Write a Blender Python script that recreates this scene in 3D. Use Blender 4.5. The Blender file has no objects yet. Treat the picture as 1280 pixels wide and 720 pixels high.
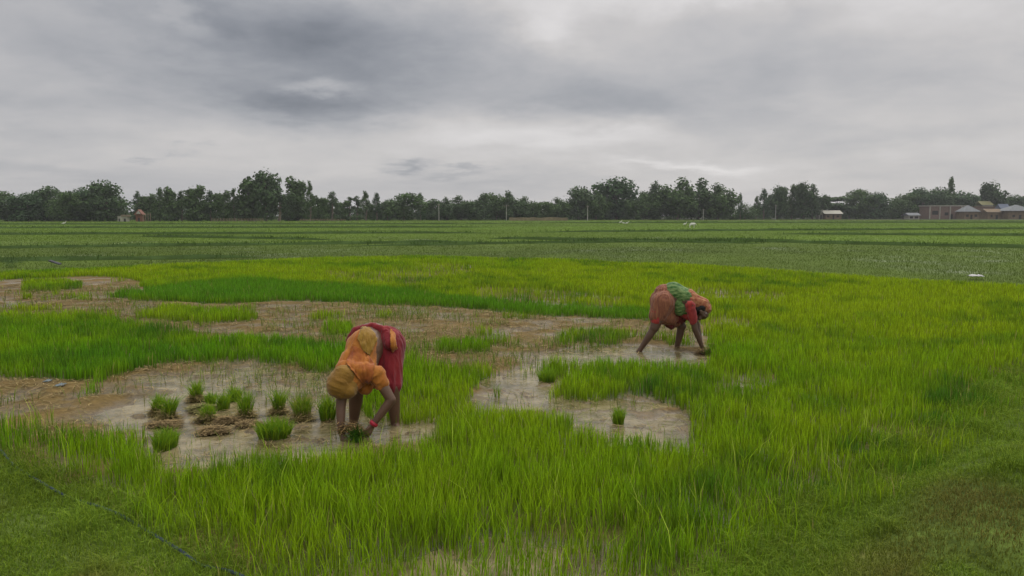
import bpy, bmesh, math, random
import numpy as np
from mathutils import Vector, Matrix
from mathutils.bvhtree import BVHTree

# ------------------------------------------------------------------ camera, sky, sun
CAM_H = 1.7
F = 960.0
PITCH = math.atan((360 - 269) / F)
scene = bpy.context.scene
COL = scene.collection
cam_d = bpy.data.cameras.new('camera')
cam_d.sensor_width = 36; cam_d.lens = 27.0; cam_d.clip_start = 0.1; cam_d.clip_end = 6000
cam = bpy.data.objects.new('camera', cam_d); COL.objects.link(cam)
cam.location = (0, 0, CAM_H); cam.rotation_euler = (math.pi / 2 - PITCH, 0, 0)
scene.camera = cam

SUN_EL, SUN_AZ = math.radians(52), math.radians(25)      # azimuth to the right of the view
sd = bpy.data.lights.new('sun', 'SUN'); sd.energy = 1.3; sd.angle = math.radians(24); sd.color = (1, 0.96, 0.9)
sun = bpy.data.objects.new('sun', sd); COL.objects.link(sun)
sdir = Vector((math.sin(SUN_AZ) * math.cos(SUN_EL), math.cos(SUN_AZ) * math.cos(SUN_EL), math.sin(SUN_EL)))
sun.rotation_euler = sdir.to_track_quat('Z', 'Y').to_euler()
sun.location = (0, 0, 60)

vs = scene.view_settings
vs.view_transform = 'Standard'; vs.look = 'None'; vs.exposure = 0.0; vs.gamma = 1.0; vs.use_curve_mapping = False
cy = scene.cycles
cy.use_denoising = True
cy.max_bounces = 5; cy.diffuse_bounces = 2; cy.glossy_bounces = 2; cy.transmission_bounces = 3; cy.volume_bounces = 0; cy.transparent_max_bounces = 6
cy.sample_clamp_indirect = 4.0
cy.caustics_reflective = False; cy.caustics_refractive = False

# world: Nishita sky behind a procedural overcast built from noise in the sky's own directions
w = bpy.data.worlds.new('World'); scene.world = w; w.use_nodes = True
nt = w.node_tree; N = nt.nodes; L = nt.links
for n in list(N): N.remove(n)
out = N.new('ShaderNodeOutputWorld')
sky = N.new('ShaderNodeTexSky'); sky.sky_type = 'NISHITA'; sky.sun_disc = False
sky.sun_elevation = SUN_EL; sky.sun_rotation = SUN_AZ
tc = N.new('ShaderNodeTexCoord')
sep = N.new('ShaderNodeSeparateXYZ'); L.new(tc.outputs['Generated'], sep.inputs[0])

def M(op, a, b=None, c=None, nt=nt, clamp=False):
    n = nt.nodes.new('ShaderNodeMath'); n.operation = op; n.use_clamp = clamp
    for i, v in enumerate((a, b, c)):
        if v is None: continue
        if isinstance(v, (int, float)): n.inputs[i].default_value = v
        else: nt.links.new(v, n.inputs[i])
    return n.outputs[0]

az = M('ARCTAN2', sep.outputs['X'], sep.outputs['Y'])
el = M('ARCSINE', sep.outputs['Z'])
elc = M('MAXIMUM', el, 0.0)
# cloud sheet coordinates: stretch flattens towards the horizon as in a real cloud layer
den = M('ADD', elc, 0.09)
u = M('DIVIDE', az, M('ADD', M('MULTIPLY', den, 1.6), 0.25))
comb = N.new('ShaderNodeCombineXYZ')
L.new(M('MULTIPLY', az, 2.6), comb.inputs[0]); L.new(M('MULTIPLY', M('LOGARITHM', den, 2.718), 1.75), comb.inputs[1])

def noise(vec, scale, detail, rough, dist=0.0, nt=nt):
    n = nt.nodes.new('ShaderNodeTexNoise'); n.inputs['Scale'].default_value = scale
    n.inputs['Detail'].default_value = detail; n.inputs['Roughness'].default_value = rough
    n.inputs['Distortion'].default_value = dist
    if vec is not None: nt.links.new(vec, n.inputs['Vector'])
    return n
n1 = noise(comb.outputs[0], 2.1, 9, 0.58, 0.5)
n2 = noise(comb.outputs[0], 5.5, 7, 0.6, 0.2)
nw = noise(comb.outputs[0], 1.9, 6, 0.62)
sepw = N.new('ShaderNodeSeparateColor'); L.new(nw.outputs['Color'], sepw.inputs[0])
azw = M('ADD', az, M('MULTIPLY', M('SUBTRACT', sepw.outputs[0], 0.5), 0.24))
elw = M('ADD', el, M('MULTIPLY', M('SUBTRACT', sepw.outputs[1], 0.5), 0.09))

def blob(px, py, rx, ry, amp, rot=0.0):
    a0 = math.atan((px - 640) / F); e0 = (269 - py) / F
    da = M('SUBTRACT', azw, a0); de = M('SUBTRACT', elw, e0)
    c, s = math.cos(rot), math.sin(rot)
    x = M('ADD', M('MULTIPLY', da, c), M('MULTIPLY', de, s))
    y = M('SUBTRACT', M('MULTIPLY', de, c), M('MULTIPLY', da, s))
    x = M('DIVIDE', x, rx / F); y = M('DIVIDE', y, ry / F)
    q = M('ADD', M('MULTIPLY', x, x), M('MULTIPLY', y, y))
    return M('MULTIPLY', M('EXPONENT', M('MULTIPLY', q, -1.0)), amp)
SKYBLOBS = [
    (350, 60, 190, 48, -0.15, -0.12), (520, 75, 150, 60, -0.06, 0), (330, 95, 110, 30, -0.05, -0.2), (180, 30, 120, 26, -0.04, -0.2), (60, 60, 120, 50, 0.02, 0), (720, 8, 300, 16, 0.07, 0), (640, 215, 700, 34, 0.04, 0), (400, 140, 110, 30, -0.14, 0.05), (220, 120, 150, 22, -0.06, -0.2),
    (230, 45, 60, 12, 0.10, -0.35), (400, 116, 40, 9, 0.13, 0), (690, 45, 60, 26, 0.16, 0), (840, 20, 180, 14, 0.06, 0), (600, 160, 120, 26, 0.09, 0), (700, 185, 140, 14, 0.10, 0),
    (740, 135, 160, 26, -0.10, 0), (960, 110, 200, 40, -0.045, 0), (1000, 45, 70, 18, -0.05, 0.2), (1120, 25, 120, 28, 0.10, 0), (960, 5, 120, 14, 0.14, 0), (1240, 10, 50, 22, -0.13, 0), (1150, 60, 160, 30, 0.05, 0),
    (20, 10, 120, 30, 0.0, 0), (200, 190, 330, 26, 0.035, 0), (40, 150, 140, 16, -0.035, 0), (40, 222, 170, 12, -0.05, 0), (516, 213, 24, 6, -0.15, -0.1), (588, 218, 34, 5, -0.10, 0), (212, 199, 16, 4, -0.09, 0), (620, 232, 150, 12, -0.05, 0),
    (850, 214, 80, 8, 0.15, 0), (950, 215, 260, 8, -0.02, 0), (1000, 240, 200, 14, 0.03, 0), (1130, 185, 120, 10, -0.04, 0),
]
tot = M('MULTIPLY', M('SUBTRACT', n1.outputs['Fac'], 0.5), 0.21)
tot = M('ADD', tot, M('MULTIPLY', M('SUBTRACT', n2.outputs['Fac'], 0.5), 0.11))
for b in SKYBLOBS:
    if b[4]: tot = M('ADD', tot, blob(*b[:4], b[4] * 1.3, b[5]))
lum = M('ADD', tot, 0.525)
lum = M('ADD', lum, M('MULTIPLY', az, 0.07))
# overcast brightens towards the zenith (CIE overcast sky)
hi = M('MULTIPLY', M('MAXIMUM', M('SUBTRACT', M('SINE', elc), 0.27), 0.0), 1.9)
lum = M('ADD', lum, hi)
lum = M('MAXIMUM', lum, 0.12)
ramp = N.new('ShaderNodeValToRGB')   # tint by cloud thickness: bluish where dense, faintly warm where thin
ramp.color_ramp.elements[0].position = 0.22; ramp.color_ramp.elements[0].color = (0.92, 0.985, 1.12, 1)
ramp.color_ramp.elements[1].position = 0.58; ramp.color_ramp.elements[1].color = (1.02, 0.99, 0.985, 1)
L.new(lum, ramp.inputs[0])
vm = N.new('ShaderNodeVectorMath'); vm.operation = 'SCALE'; L.new(ramp.outputs[0], vm.inputs[0]); L.new(lum, vm.inputs['Scale'])
bg1 = N.new('ShaderNodeBackground'); L.new(sky.outputs[0], bg1.inputs[0]); bg1.inputs[1].default_value = 0.05
bg2 = N.new('ShaderNodeBackground'); L.new(vm.outputs[0], bg2.inputs[0]); bg2.inputs[1].default_value = 1.0
mix = N.new('ShaderNodeMixShader'); mix.inputs[0].default_value = 0.93
L.new(bg1.outputs[0], mix.inputs[1]); L.new(bg2.outputs[0], mix.inputs[2]); L.new(mix.outputs[0], out.inputs[0])

# ------------------------------------------------------------------ helpers
cp, sp = math.cos(PITCH), math.sin(PITCH)
def ray(px, py):
    uu = (px - 640) / F; v = (360 - py) / F
    return Vector((uu, cp + v * sp, -sp + v * cp))
def G(px, py, z=0.0):
    """world point at height z seen at photo pixel (px, py)"""
    d = ray(px, py); t = (z - CAM_H) / d.z
    return (d.x * t, d.y * t)
def P(px, py, Y):
    d = ray(px, py); t = Y / d.y
    return Vector((d.x * t, Y, CAM_H + d.z * t))

def tag(o, label=None, cat=None, group=None, kind=None):
    if label: o['label'] = label
    if cat: o['category'] = cat
    if group: o['group'] = group
    if kind: o['kind'] = kind
    return o
def empty(name, loc, rz=0):
    o = bpy.data.objects.new(name, None); o.empty_display_size = 0.2
    o.location = loc; o.rotation_euler = (0, 0, rz); COL.objects.link(o); return o

def mesh_np(name, V, quads=None, tris=None, cols=None, mat=None, parent=None, smooth=False, loc=None):
    me = bpy.data.meshes.new(name)
    V = np.asarray(V, np.float32)
    nq = 0 if quads is None else len(quads); ntr = 0 if tris is None else len(tris)
    me.vertices.add(len(V)); me.vertices.foreach_set('co', V.ravel())
    loops = []; tot = []
    if nq: loops.append(np.asarray(quads, np.int32).ravel()); tot.append(np.full(nq, 4, np.int32))
    if ntr: loops.append(np.asarray(tris, np.int32).ravel()); tot.append(np.full(ntr, 3, np.int32))
    loops = np.concatenate(loops); tot = np.concatenate(tot)
    me.loops.add(len(loops)); me.loops.foreach_set('vertex_index', loops)
    me.polygons.add(len(tot)); st = np.zeros(len(tot), np.int32); st[1:] = np.cumsum(tot)[:-1]
    me.polygons.foreach_set('loop_start', st); me.polygons.foreach_set('loop_total', tot)
    me.polygons.foreach_set('use_smooth', np.full(len(tot), smooth, bool))
    if cols is not None:
        a = me.attributes.new('col', 'FLOAT_COLOR', 'POINT')
        c = np.ones((len(V), 4), np.float32); c[:, :3] = cols
        a.data.foreach_set('color', c.ravel())
    me.update(calc_edges=True)
    if mat: me.materials.append(mat)
    o = bpy.data.objects.new(name, me); COL.objects.link(o)
    if parent is not None: o.parent = parent
    if loc is not None: o.location = loc
    return o

rng = np.random.default_rng(7)
_perm = np.random.default_rng(3).random((256, 256)).astype(np.float32)
def vnoise(x, y):
    xi = np.floor(x).astype(int); yi = np.floor(y).astype(int)
    fx = x - xi; fy = y - yi
    fx = fx * fx * (3 - 2 * fx); fy = fy * fy * (3 - 2 * fy)
    a = _perm[xi % 256, yi % 256]; b = _perm[(xi + 1) % 256, yi % 256]
    c = _perm[xi % 256, (yi + 1) % 256]; d = _perm[(xi + 1) % 256, (yi + 1) % 256]
    return (a * (1 - fx) + b * fx) * (1 - fy) + (c * (1 - fx) + d * fx) * fy
def fbm(x, y, s, octv=4, seed=0):
    r = 0; amp = 1; t = 0
    x = np.asarray(x) * s + 17.3 * seed; y = np.asarray(y) * s + 9.1 * seed
    for i in range(octv):
        r = r + amp * vnoise(x, y); t += amp; amp *= 0.5; x = x * 2.03 + 5.1; y = y * 2.03 + 1.7
    return r / t - 0.5
def n3(p, s, seed=0):
    x, y, z = (p[:, 0] * s + seed * 7.7, p[:, 1] * s + seed * 3.1, p[:, 2] * s)
    zi = np.floor(z); fz = z - zi; fz = fz * fz * (3 - 2 * fz)
    return (1 - fz) * vnoise(x + zi * 31.7, y + zi * 13.3) + fz * vnoise(x + (zi + 1) * 31.7, y + (zi + 1) * 13.3) - 0.5
def inpoly(x, y, poly):
    r = np.zeros(x.shape, bool); n = len(poly)
    for i in range(n):
        x1, y1 = poly[i]; x2, y2 = poly[(i + 1) % n]
        if y1 == y2: continue
        c = ((y1 > y) != (y2 > y)) & (x < (x2 - x1) * (y - y1) / (y2 - y1) + x1)
        r ^= c
    return r
def pdist(x, y, poly, closed=True):
    best = np.full(x.shape, 1e9); n = len(poly)
    for i in range(n if closed else n - 1):
        x1, y1 = poly[i]; x2, y2 = poly[(i + 1) % n]
        dx, dy = x2 - x1, y2 - y1; l2 = dx * dx + dy * dy + 1e-12
        t = np.clip(((x - x1) * dx + (y - y1) * dy) / l2, 0, 1)
        best = np.minimum(best, np.hypot(x - x1 - t * dx, y - y1 - t * dy))
    return best
def sdist(x, y, poly):      # positive inside
    return np.where(inpoly(x, y, poly), 1, -1) * pdist(x, y, poly)
def smooth(a, b, x):
    t = np.clip((x - a) / (b - a), 0, 1); return t * t * (3 - 2 * t)
def W(pts):                 # photo outline -> ground outline; third value = height of the edge that was seen
    return [G(p[0], p[1], p[2] if len(p) > 2 else 0) for p in pts]

# ------------------------------------------------------------------ materials
def mat_new(name):
    m = bpy.data.materials.new(name); m.use_nodes = True
    nt = m.node_tree; b = nt.nodes['Principled BSDF']; return m, nt, b
def add_bump(nt, b, scale, strength, dist=0.02, detail=4, coord='Object'):
    t = nt.nodes.new('ShaderNodeTexCoord'); n = noise(t.outputs[coord], scale, detail, 0.6, nt=nt)
    bp = nt.nodes.new('ShaderNodeBump'); bp.inputs['Strength'].default_value = strength; bp.inputs['Distance'].default_value = dist
    nt.links.new(n.outputs['Fac'], bp.inputs['Height']); nt.links.new(bp.outputs[0], b.inputs['Normal'])
def plain(name, c, rough=0.8, var=0.25, scale=6.0, bump=0.0, bscale=30, spec=0.3):
    m, nt, b = mat_new(name)
    t = nt.nodes.new('ShaderNodeTexCoord'); n = noise(t.outputs['Object'], scale, 5, 0.65, nt=nt)
    r = nt.nodes.new('ShaderNodeValToRGB')
    r.color_ramp.elements[0].position = 0.3; r.color_ramp.elements[1].position = 0.7
    r.color_ramp.elements[0].color = (*[v * (1 - var) for v in c], 1); r.color_ramp.elements[1].color = (*[min(1, v * (1 + var)) for v in c], 1)
    nt.links.new(n.outputs['Fac'], r.inputs[0]); nt.links.new(r.outputs[0], b.inputs['Base Color'])
    b.inputs['Roughness'].default_value = rough; b.inputs['Specular IOR Level'].default_value = spec
    if bump: add_bump(nt, b, bscale, bump, 0.01)
    return m
def leafmat(name, transl=0.4, rough=0.55, spec=0.12):
    m, nt, b = mat_new(name)
    a = nt.nodes.new('ShaderNodeAttribute'); a.attribute_name = 'col'
    nt.links.new(a.outputs['Color'], b.inputs['Base Color'])
    b.inputs['Roughness'].default_value = rough; b.inputs['Specular IOR Level'].default_value = spec
    tr = nt.nodes.new('ShaderNodeBsdfTranslucent'); nt.links.new(a.outputs['Color'], tr.inputs[0])
    mx = nt.nodes.new('ShaderNodeMixShader'); mx.inputs[0].default_value = transl
    nt.links.new(b.outputs[0], mx.inputs[1]); nt.links.new(tr.outputs[0], mx.inputs[2])
    nt.links.new(mx.outputs[0], nt.nodes['Material Output'].inputs[0])
    return m
MAT_RICE = leafmat('rice_leaf', 0.38)
MAT_TURF = leafmat('turf_leaf', 0.35, 0.8, 0.1)
MAT_STRAW = leafmat('straw', 0.1, 0.8, 0.15)
MAT_TREE = leafmat('tree_leaf', 0.2, 0.7, 0.1)
MAT_BARK = plain('bark', (0.16, 0.13, 0.10), 0.9, 0.35, 2.0)

# ------------------------------------------------------------------ layout of the fields (outlines on the ground)
T = 0.145
NURSERY = W([(-150, 560), (0, 578), (90, 618), (170, 648), (230, 682), (290, 722), (330, 790), (600, 830), (820, 790), (925, 718), (1000, 655), (1070, 606),
             (1130, 572), (1185, 535), (1230, 500), (1290, 462), (1400, 420), (1480, 372, T), (1280, 353, T), (1060, 341, T), (900, 330, T), (700, 322, T), (520, 318, T), (400, 320, T),
             (250, 326, T), (100, 333, T), (0, 337, T), (-200, 345, T), (-420, 420)])
POND = W([(-60, 474), (0, 473), (128, 480), (167, 467), (202, 457), (311, 452), (362, 459), (420, 467), (436, 496), (456, 520), (500, 528), (560, 526),
          (560, 533, T), (520, 546, T), (450, 557, T), (400, 563, T), (330, 561, T), (260, 571, T), (225, 580, T), (190, 573, T), (172, 560, T), (170, 534, T), (50, 531, T), (-60, 535, T)])
MUD = W([(-60, 352), (0, 351), (110, 347), (165, 350), (175, 357, T), (122, 372), (160, 377), (233, 381), (288, 382), (381, 378), (480, 385), (542, 386), (684, 398), (800, 403), (866, 405), (874, 425), (890, 446, T),
         (880, 447, T), (753, 443, T), (725, 455, T), (694, 488), (692, 500), (745, 504), (790, 494), (840, 503), (870, 521), (863, 543, T), (845, 547, T), (800, 534, T), (757, 533, T), (705, 528, T),
         (705, 507, T), (660, 505, T), (595, 505, T), (568, 497, 0.1), (600, 480), (611, 468), (613, 455, T), (560, 447, T), (497, 446, T), (445, 422, T), (350, 413, T), (268, 412, T), (200, 402, T), (130, 385, T), (-60, 385, T)])
SLITS = [W([(400, 338), (450, 341), (515, 334), (520, 329), (598, 332), (600, 337, T), (545, 344, T), (520, 353, T), (470, 349, T), (400, 343, T)]),
         W([(586, 359), (680, 362), (792, 373), (770, 383, T), (650, 376, T), (590, 367, T)]),
         W([(845, 357), (925, 364), (990, 368), (985, 371, T), (930, 371, T), (850, 366, T)]),
         W([(888, 466), (925, 470), (988, 469), (988, 472, T), (930, 480, T), (888, 476, T)]),
         W([(870, 396), (915, 399), (948, 399), (940, 403, T), (870, 404, T)])]
ISLANDS = [W([(30, 366), (104, 362), (104, 349, T), (60, 345, T), (30, 346, T)]),
           W([(26, 376), (40, 376), (40, 364, T), (26, 364, T)]),
           W([(165, 400), (250, 406), (318, 403), (322, 387, T), (214, 376, T), (168, 387, T)]),
           W([(544, 446), (614, 444), (612, 419, T), (560, 418, T), (544, 421, T)]),
           W([(402, 422), (444, 424), (442, 398, T), (410, 397, T)])]
DARKSTRIP = W([(122, 373), (233, 382), (288, 383), (480, 386), (684, 399), (810, 404), (905, 400), (905, 389, T), (800, 378, T), (590, 367, T), (480, 354, T), (300, 345, T), (170, 356, T)])
SPARSE = W([(395, 725), (395, 692, 0.1), (520, 676, 0.1), (640, 652, 0.1), (740, 660, 0.1), (800, 685, 0.1), (815, 725), (800, 780), (420, 780)])
WETS = [(W([(110, 520), (300, 462), (420, 470), (560, 526), (560, 545), (400, 575), (190, 590)]), 1.0),
        (W([(150, 470), (330, 452), (420, 500), (170, 530)]), 0.55),
        (W([(590, 505), (620, 470), (700, 435), (800, 432), (875, 440), (880, 460), (720, 470), (700, 520)]), 0.95),
        (W([(690, 498), (870, 500), (880, 570), (690, 560)]), 1.0),
        (SPARSE, 1.0),
        (W([(0, 385), (40, 385), (30, 375), (0, 378)]), 0.8)]
WETCORE = W([(150, 470), (420, 455), (580, 515), (580, 560), (200, 600), (120, 545)])
BANKTOP = 0.16

def rice_density(x, y):
    wob = fbm(x, y, 2.3, 3, 1) * 0.35 + fbm(x, y, 9, 2, 2) * 0.16
    nearb = (y < 9.5)
    sc = np.clip(y / 9.0, 0.5, 1.6)
    dn = sdist(x, y, NURSERY) + wob * 0.5
    dnn = sdist(x, y, NURSERY) + fbm(x, y, 1.1, 3, 3) * 0.9 + fbm(x, y, 5, 2, 4) * 0.35
    d = np.where(nearb, 0.85 * smooth(-0.15, 0.45, dnn) + 0.15 * smooth(0.2, 0.8, dnn), smooth(-0.02, 0.10, dn))
    for h in (POND, MUD):
        d = d * (1 - smooth(-0.05, 0.05, sdist(x, y, h) + wob * 0.75 * sc + (0.15 * smooth(8.6, 10.0, y) - 0.02 if h is MUD else -0.02)))
    for h in SLITS:
        d = d * (1 - 0.72 * smooth(-0.02, 0.2, sdist(x, y, h) + wob * 0.8))
    for h in ISLANDS:
        d = np.maximum(d, smooth(-0.04, 0.06, sdist(x, y, h) + wob * 0.35))
    d = d * (1 - 0.62 * smooth(-0.25, 0.2, sdist(x, y, SPARSE) + wob * 0.9))
    ragged = smooth(0.14, 0.27, fbm(x, y, 1.15, 4, 15)) * 0.7 * (1 - smooth(-0.35, -0.05, sdist(x, y, WETCORE)))
    d = np.where((d < 0.6) & (y > 5.5) & (sdist(x, y, NURSERY) > 0.2), np.maximum(d, ragged), d)
    return d
def height(x, y):
    dn = sdist(x, y, NURSERY)
    mudh = 0.018 + fbm(x, y, 3.1, 4, 5) * 0.07
    wet = np.zeros_like(x)
    for poly, s in WETS:
        wet = np.maximum(wet, s * smooth(-0.15, 0.25, sdist(x, y, poly) + fbm(x, y, 1.7, 3, 6) * 0.5))
    z = mudh * (1 - wet) + wet * (-0.020 + fbm(x, y, 5.5, 3, 8) * 0.075 + fbm(x, y, 14, 2, 18) * 0.02 + fbm(x, y, 1.6, 2, 16) * 0.07 + fbm(x, y, 30, 2, 17) * 0.012)
    inrice = np.clip(dn, 0, 1)
    near = (y < 12) | (np.abs(x) > y * 0.9)
    rise = smooth(0.0, 0.5, -dn)
    bank = 0.05 + BANKTOP * smooth(0.0, 0.9, -dn) + (fbm(x, y, 0.8, 3, 9) * 0.42 + fbm(x, y, 3.0, 3, 10) * 0.10) * smooth(0.0, 0.8, -dn)
    farh = 0.03 + fbm(x, y, 0.35, 3, 11) * 0.05
    nb = 1 - smooth(13, 20, y)
    outz = nb * np.maximum(bank, 0.03) + (1 - nb) * farh
    return np.where(dn > 0, z, z * (1 - rise) + outz * rise)

# far field parcels: straight earth bunds across the plain
def line(p0, p1):
    a = G(*p0); b = G(*p1); return (np.array(a), np.array(b))
BUNDS = [line((-150, 330), (330, 322)), line((-100, 312.5), (620, 303)), line((-100, 294), (640, 292)), line((-120, 286), (640, 284.5)),
         line((860, 301.5), (1420, 314)), line((960, 293), (1420, 296)), line((640, 291), (1400, 286)), line((430, 309), (1000, 300)), line((180, 296), (420, 301)),
         line((600, 299), (960, 306)), line((-100, 281), (700, 280.5)), line((640, 279), (1400, 278.5))]
def field_color(x, y):
    """albedo of the crop by ground position"""
    n = fbm(x, y, 0.11, 3, 20); n2 = fbm(x, y, 0.9, 3, 21)
    py = 269 + F * CAM_H / np.maximum(y, 1.0)
    px = 640 + F * x / np.maximum(y, 1.0)
    dull = np.array([0.070, 0.106, 0.014]); lush = np.array([0.085, 0.135, 0.014]); bright = np.array([0.115, 0.19, 0.02]); olive = np.array([0.09, 0.12, 0.03])
    # lines of equal depth in the plain (in depth, metres) select the parcel
    l1 = 269 + (330 - 269) + (px - 0) * (-8 / 330.0)
    b2 = 312.5 + (px + 100) * (-9.5 / 720)
    b2r = 301.5 + (px - 860) * (12.5 / 560)
    b3 = 294 + px * 0
    s = fbm(x, y, 0.25, 2, 23) * 1.5
    f = np.where(px < 700, (py + s * 0 > b2), py > b2r)
    c = np.where(f[:, None], dull, lush)
    m = (~f) & (py > 302) & (px < 200); c = np.where(m[:, None], olive * 0.5 + bright * 0.5, c)
    m = (~f) & (py > 296) & (px > 900); c = np.where(m[:, None], lush * 0.55 + bright * 0.45, c)
    m = (py < 290) & (vn_stripe(x, y) > 0.62); c = np.where(m[:, None], bright * 0.8, c)
    m = (py < 290) & (vn_stripe(x, y) < 0.3); c = np.where(m[:, None], olive, c)
    return c * (1 + 0.5 * n + 0.35 * n2)[:, None]
def vn_stripe(x, y):
    return vnoise(x * 0.006 + 3, np.log(np.maximum(y, 1)) * 9.0)

# ------------------------------------------------------------------ ground
def build_ground():
    rs = np.concatenate([[0.3, 0.8, 1.3, 1.8, 2.2], np.exp(np.arange(math.log(2.6), math.log(60), 0.0075)), np.exp(np.arange(math.log(60), math.log(1150), 0.03))])
    an = np.concatenate([np.radians(np.arange(-180, -44, 4.0)), np.radians(np.arange(-44, 44, 0.16)), np.radians(np.arange(44, 180.1, 4.0))])
    R, A = np.meshgrid(rs, an, indexing='ij')
    x = (R * np.sin(A)).ravel(); y = (R * np.cos(A)).ravel()
    far = R.ravel() > 60
    z = np.where(far, 0.03, height(x, y))
    d = rice_density(x, y)
    dn = sdist(x, y, NURSERY)
    tan = np.array([0.23, 0.165, 0.085]); brown = np.array([0.13, 0.095, 0.05]); algae = np.array([0.13, 0.13, 0.045])
    n = fbm(x, y, 1.3, 4, 30)[:, None] + 0.5; nn = fbm(x, y, 7, 4, 31)[:, None] + 0.5
    mud = tan * (0.35 + 0.65 * nn) * n + brown * (1 - n) + algae * 0.22 * (1 - nn)
    mud = mud * np.array([0.90, 0.82, 0.58])
    wetk = smooth(0.03, 0.0, z)[:, None]
    mud = mud * (1 - 0.3 * wetk)
    turf = np.array([0.075, 0.11, 0.018]) * (0.6 + 0.8 * nn) + np.array([0.10, 0.06, 0.03]) * smooth(0.62, 0.8, n)
    rice = np.array([0.045, 0.062, 0.012])
    c = mud * (1 - d[:, None] * 0.7) + rice * d[:, None] * 0.7
    o_ = (smooth(0.05, -0.12, dn) * (y < 19))[:, None]
    c = c * (1 - o_) + turf * o_
    ff = (smooth(0.05, -0.1, dn) * (y > 13) * smooth(13, 19, y))[:, None]
    c = c * (1 - ff) + field_color(x, y) * ff
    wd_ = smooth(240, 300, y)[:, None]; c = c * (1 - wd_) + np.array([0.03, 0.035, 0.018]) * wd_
    nr, na = len(rs), len(an)
    i = np.arange(nr - 1)[:, None] * na + np.arange(na - 1)[None, :]
    q = np.stack([i, i + na, i + na + 1, i + 1], -1).reshape(-1, 4)[:, ::-1]
    m, nt, b = mat_new('ground_soil')
    a = nt.nodes.new('ShaderNodeAttribute'); a.attribute_name = 'col'
    t = nt.nodes.new('ShaderNodeTexCoord'); nz = noise(t.outputs['Object'], 22, 6, 0.7, nt=nt)
    mr = nt.nodes.new('ShaderNodeMapRange'); mr.inputs[1].default_value = 0.3; mr.inputs[2].default_value = 0.7; mr.inputs[3].default_value = 0.6; mr.inputs[4].default_value = 1.35
    nt.links.new(nz.outputs['Fac'], mr.inputs[0])
    vmn = nt.nodes.new('ShaderNodeVectorMath'); vmn.operation = 'SCALE'
    nt.links.new(a.outputs['Color'], vmn.inputs[0]); nt.links.new(mr.outputs[0], vmn.inputs['Scale'])
    nt.links.new(vmn.outputs[0], b.inputs['Base Color'])
    geo = nt.nodes.new('ShaderNodeNewGeometry'); sx = nt.nodes.new('ShaderNodeSeparateXYZ'); nt.links.new(geo.outputs['Position'], sx.inputs[0])
    mr2 = nt.nodes.new('ShaderNodeMapRange'); mr2.inputs[1].default_value = 0.0; mr2.inputs[2].default_value = 0.03; mr2.inputs[3].default_value = 0.25; mr2.inputs[4].default_value = 0.9
    nt.links.new(sx.outputs['Z'], mr2.inputs[0]); nt.links.new(mr2.outputs[0], b.inputs['Roughness'])
    mr3 = nt.nodes.new('ShaderNodeMapRange'); mr3.inputs[1].default_value = 0.0; mr3.inputs[2].default_value = 0.02; mr3.inputs[3].default_value = 0.5; mr3.inputs[4].default_value = 0.1
    nt.links.new(sx.outputs['Z'], mr3.inputs[0]); nt.links.new(mr3.outputs[0], b.inputs['Specular IOR Level'])
    add_bump(nt, b, 45, 0.6, 0.02, 6)
    o = mesh_np('ground', np.stack([x, y, z], 1), quads=q, cols=c, mat=m, smooth=True)
    tag(o, kind='structure')
build_ground()

def build_water():
    m, nt, b = mat_new('muddy_water')
    t = nt.nodes.new('ShaderNodeTexCoord'); n = noise(t.outputs['Object'], 2.6, 8, 0.68, nt=nt)
    r = nt.nodes.new('ShaderNodeValToRGB'); r.color_ramp.elements[0].position = 0.38; r.color_ramp.elements[1].position = 0.64
    r.color_ramp.elements[0].color = (0.085, 0.070, 0.030, 1); r.color_ramp.elements[1].color = (0.25, 0.205, 0.11, 1)
    nt.links.new(n.outputs['Fac'], r.inputs[0]); nt.links.new(r.outputs[0], b.inputs['Base Color'])
    b.inputs['Roughness'].default_value = 0.06; b.inputs['IOR'].default_value = 1.33
    n2_ = noise(t.outputs['Object'], 14, 4, 0.55, nt=nt)
    bp = nt.nodes.new('ShaderNodeBump'); bp.inputs['Strength'].default_value = 0.55; bp.inputs['Distance'].default_value = 0.012
    nt.links.new(n2_.outputs['Fac'], bp.inputs['Height']); nt.links.new(bp.outputs[0], b.inputs['Normal'])
    nx, ny = 60, 40
    X, Y = np.meshgrid(np.linspace(-22, 24, nx), np.linspace(2.6, 26, ny), indexing='ij')
    i = np.arange(nx - 1)[:, None] * ny + np.arange(ny - 1)[None]
    q = np.stack([i, i + ny, i + ny + 1, i + 1], -1).reshape(-1, 4)
    o = mesh_np('water', np.stack([X.ravel(), Y.ravel(), X.ravel() * 0], 1), quads=q, mat=m, smooth=True)
    tag(o, kind='structure')
build_water()

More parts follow.
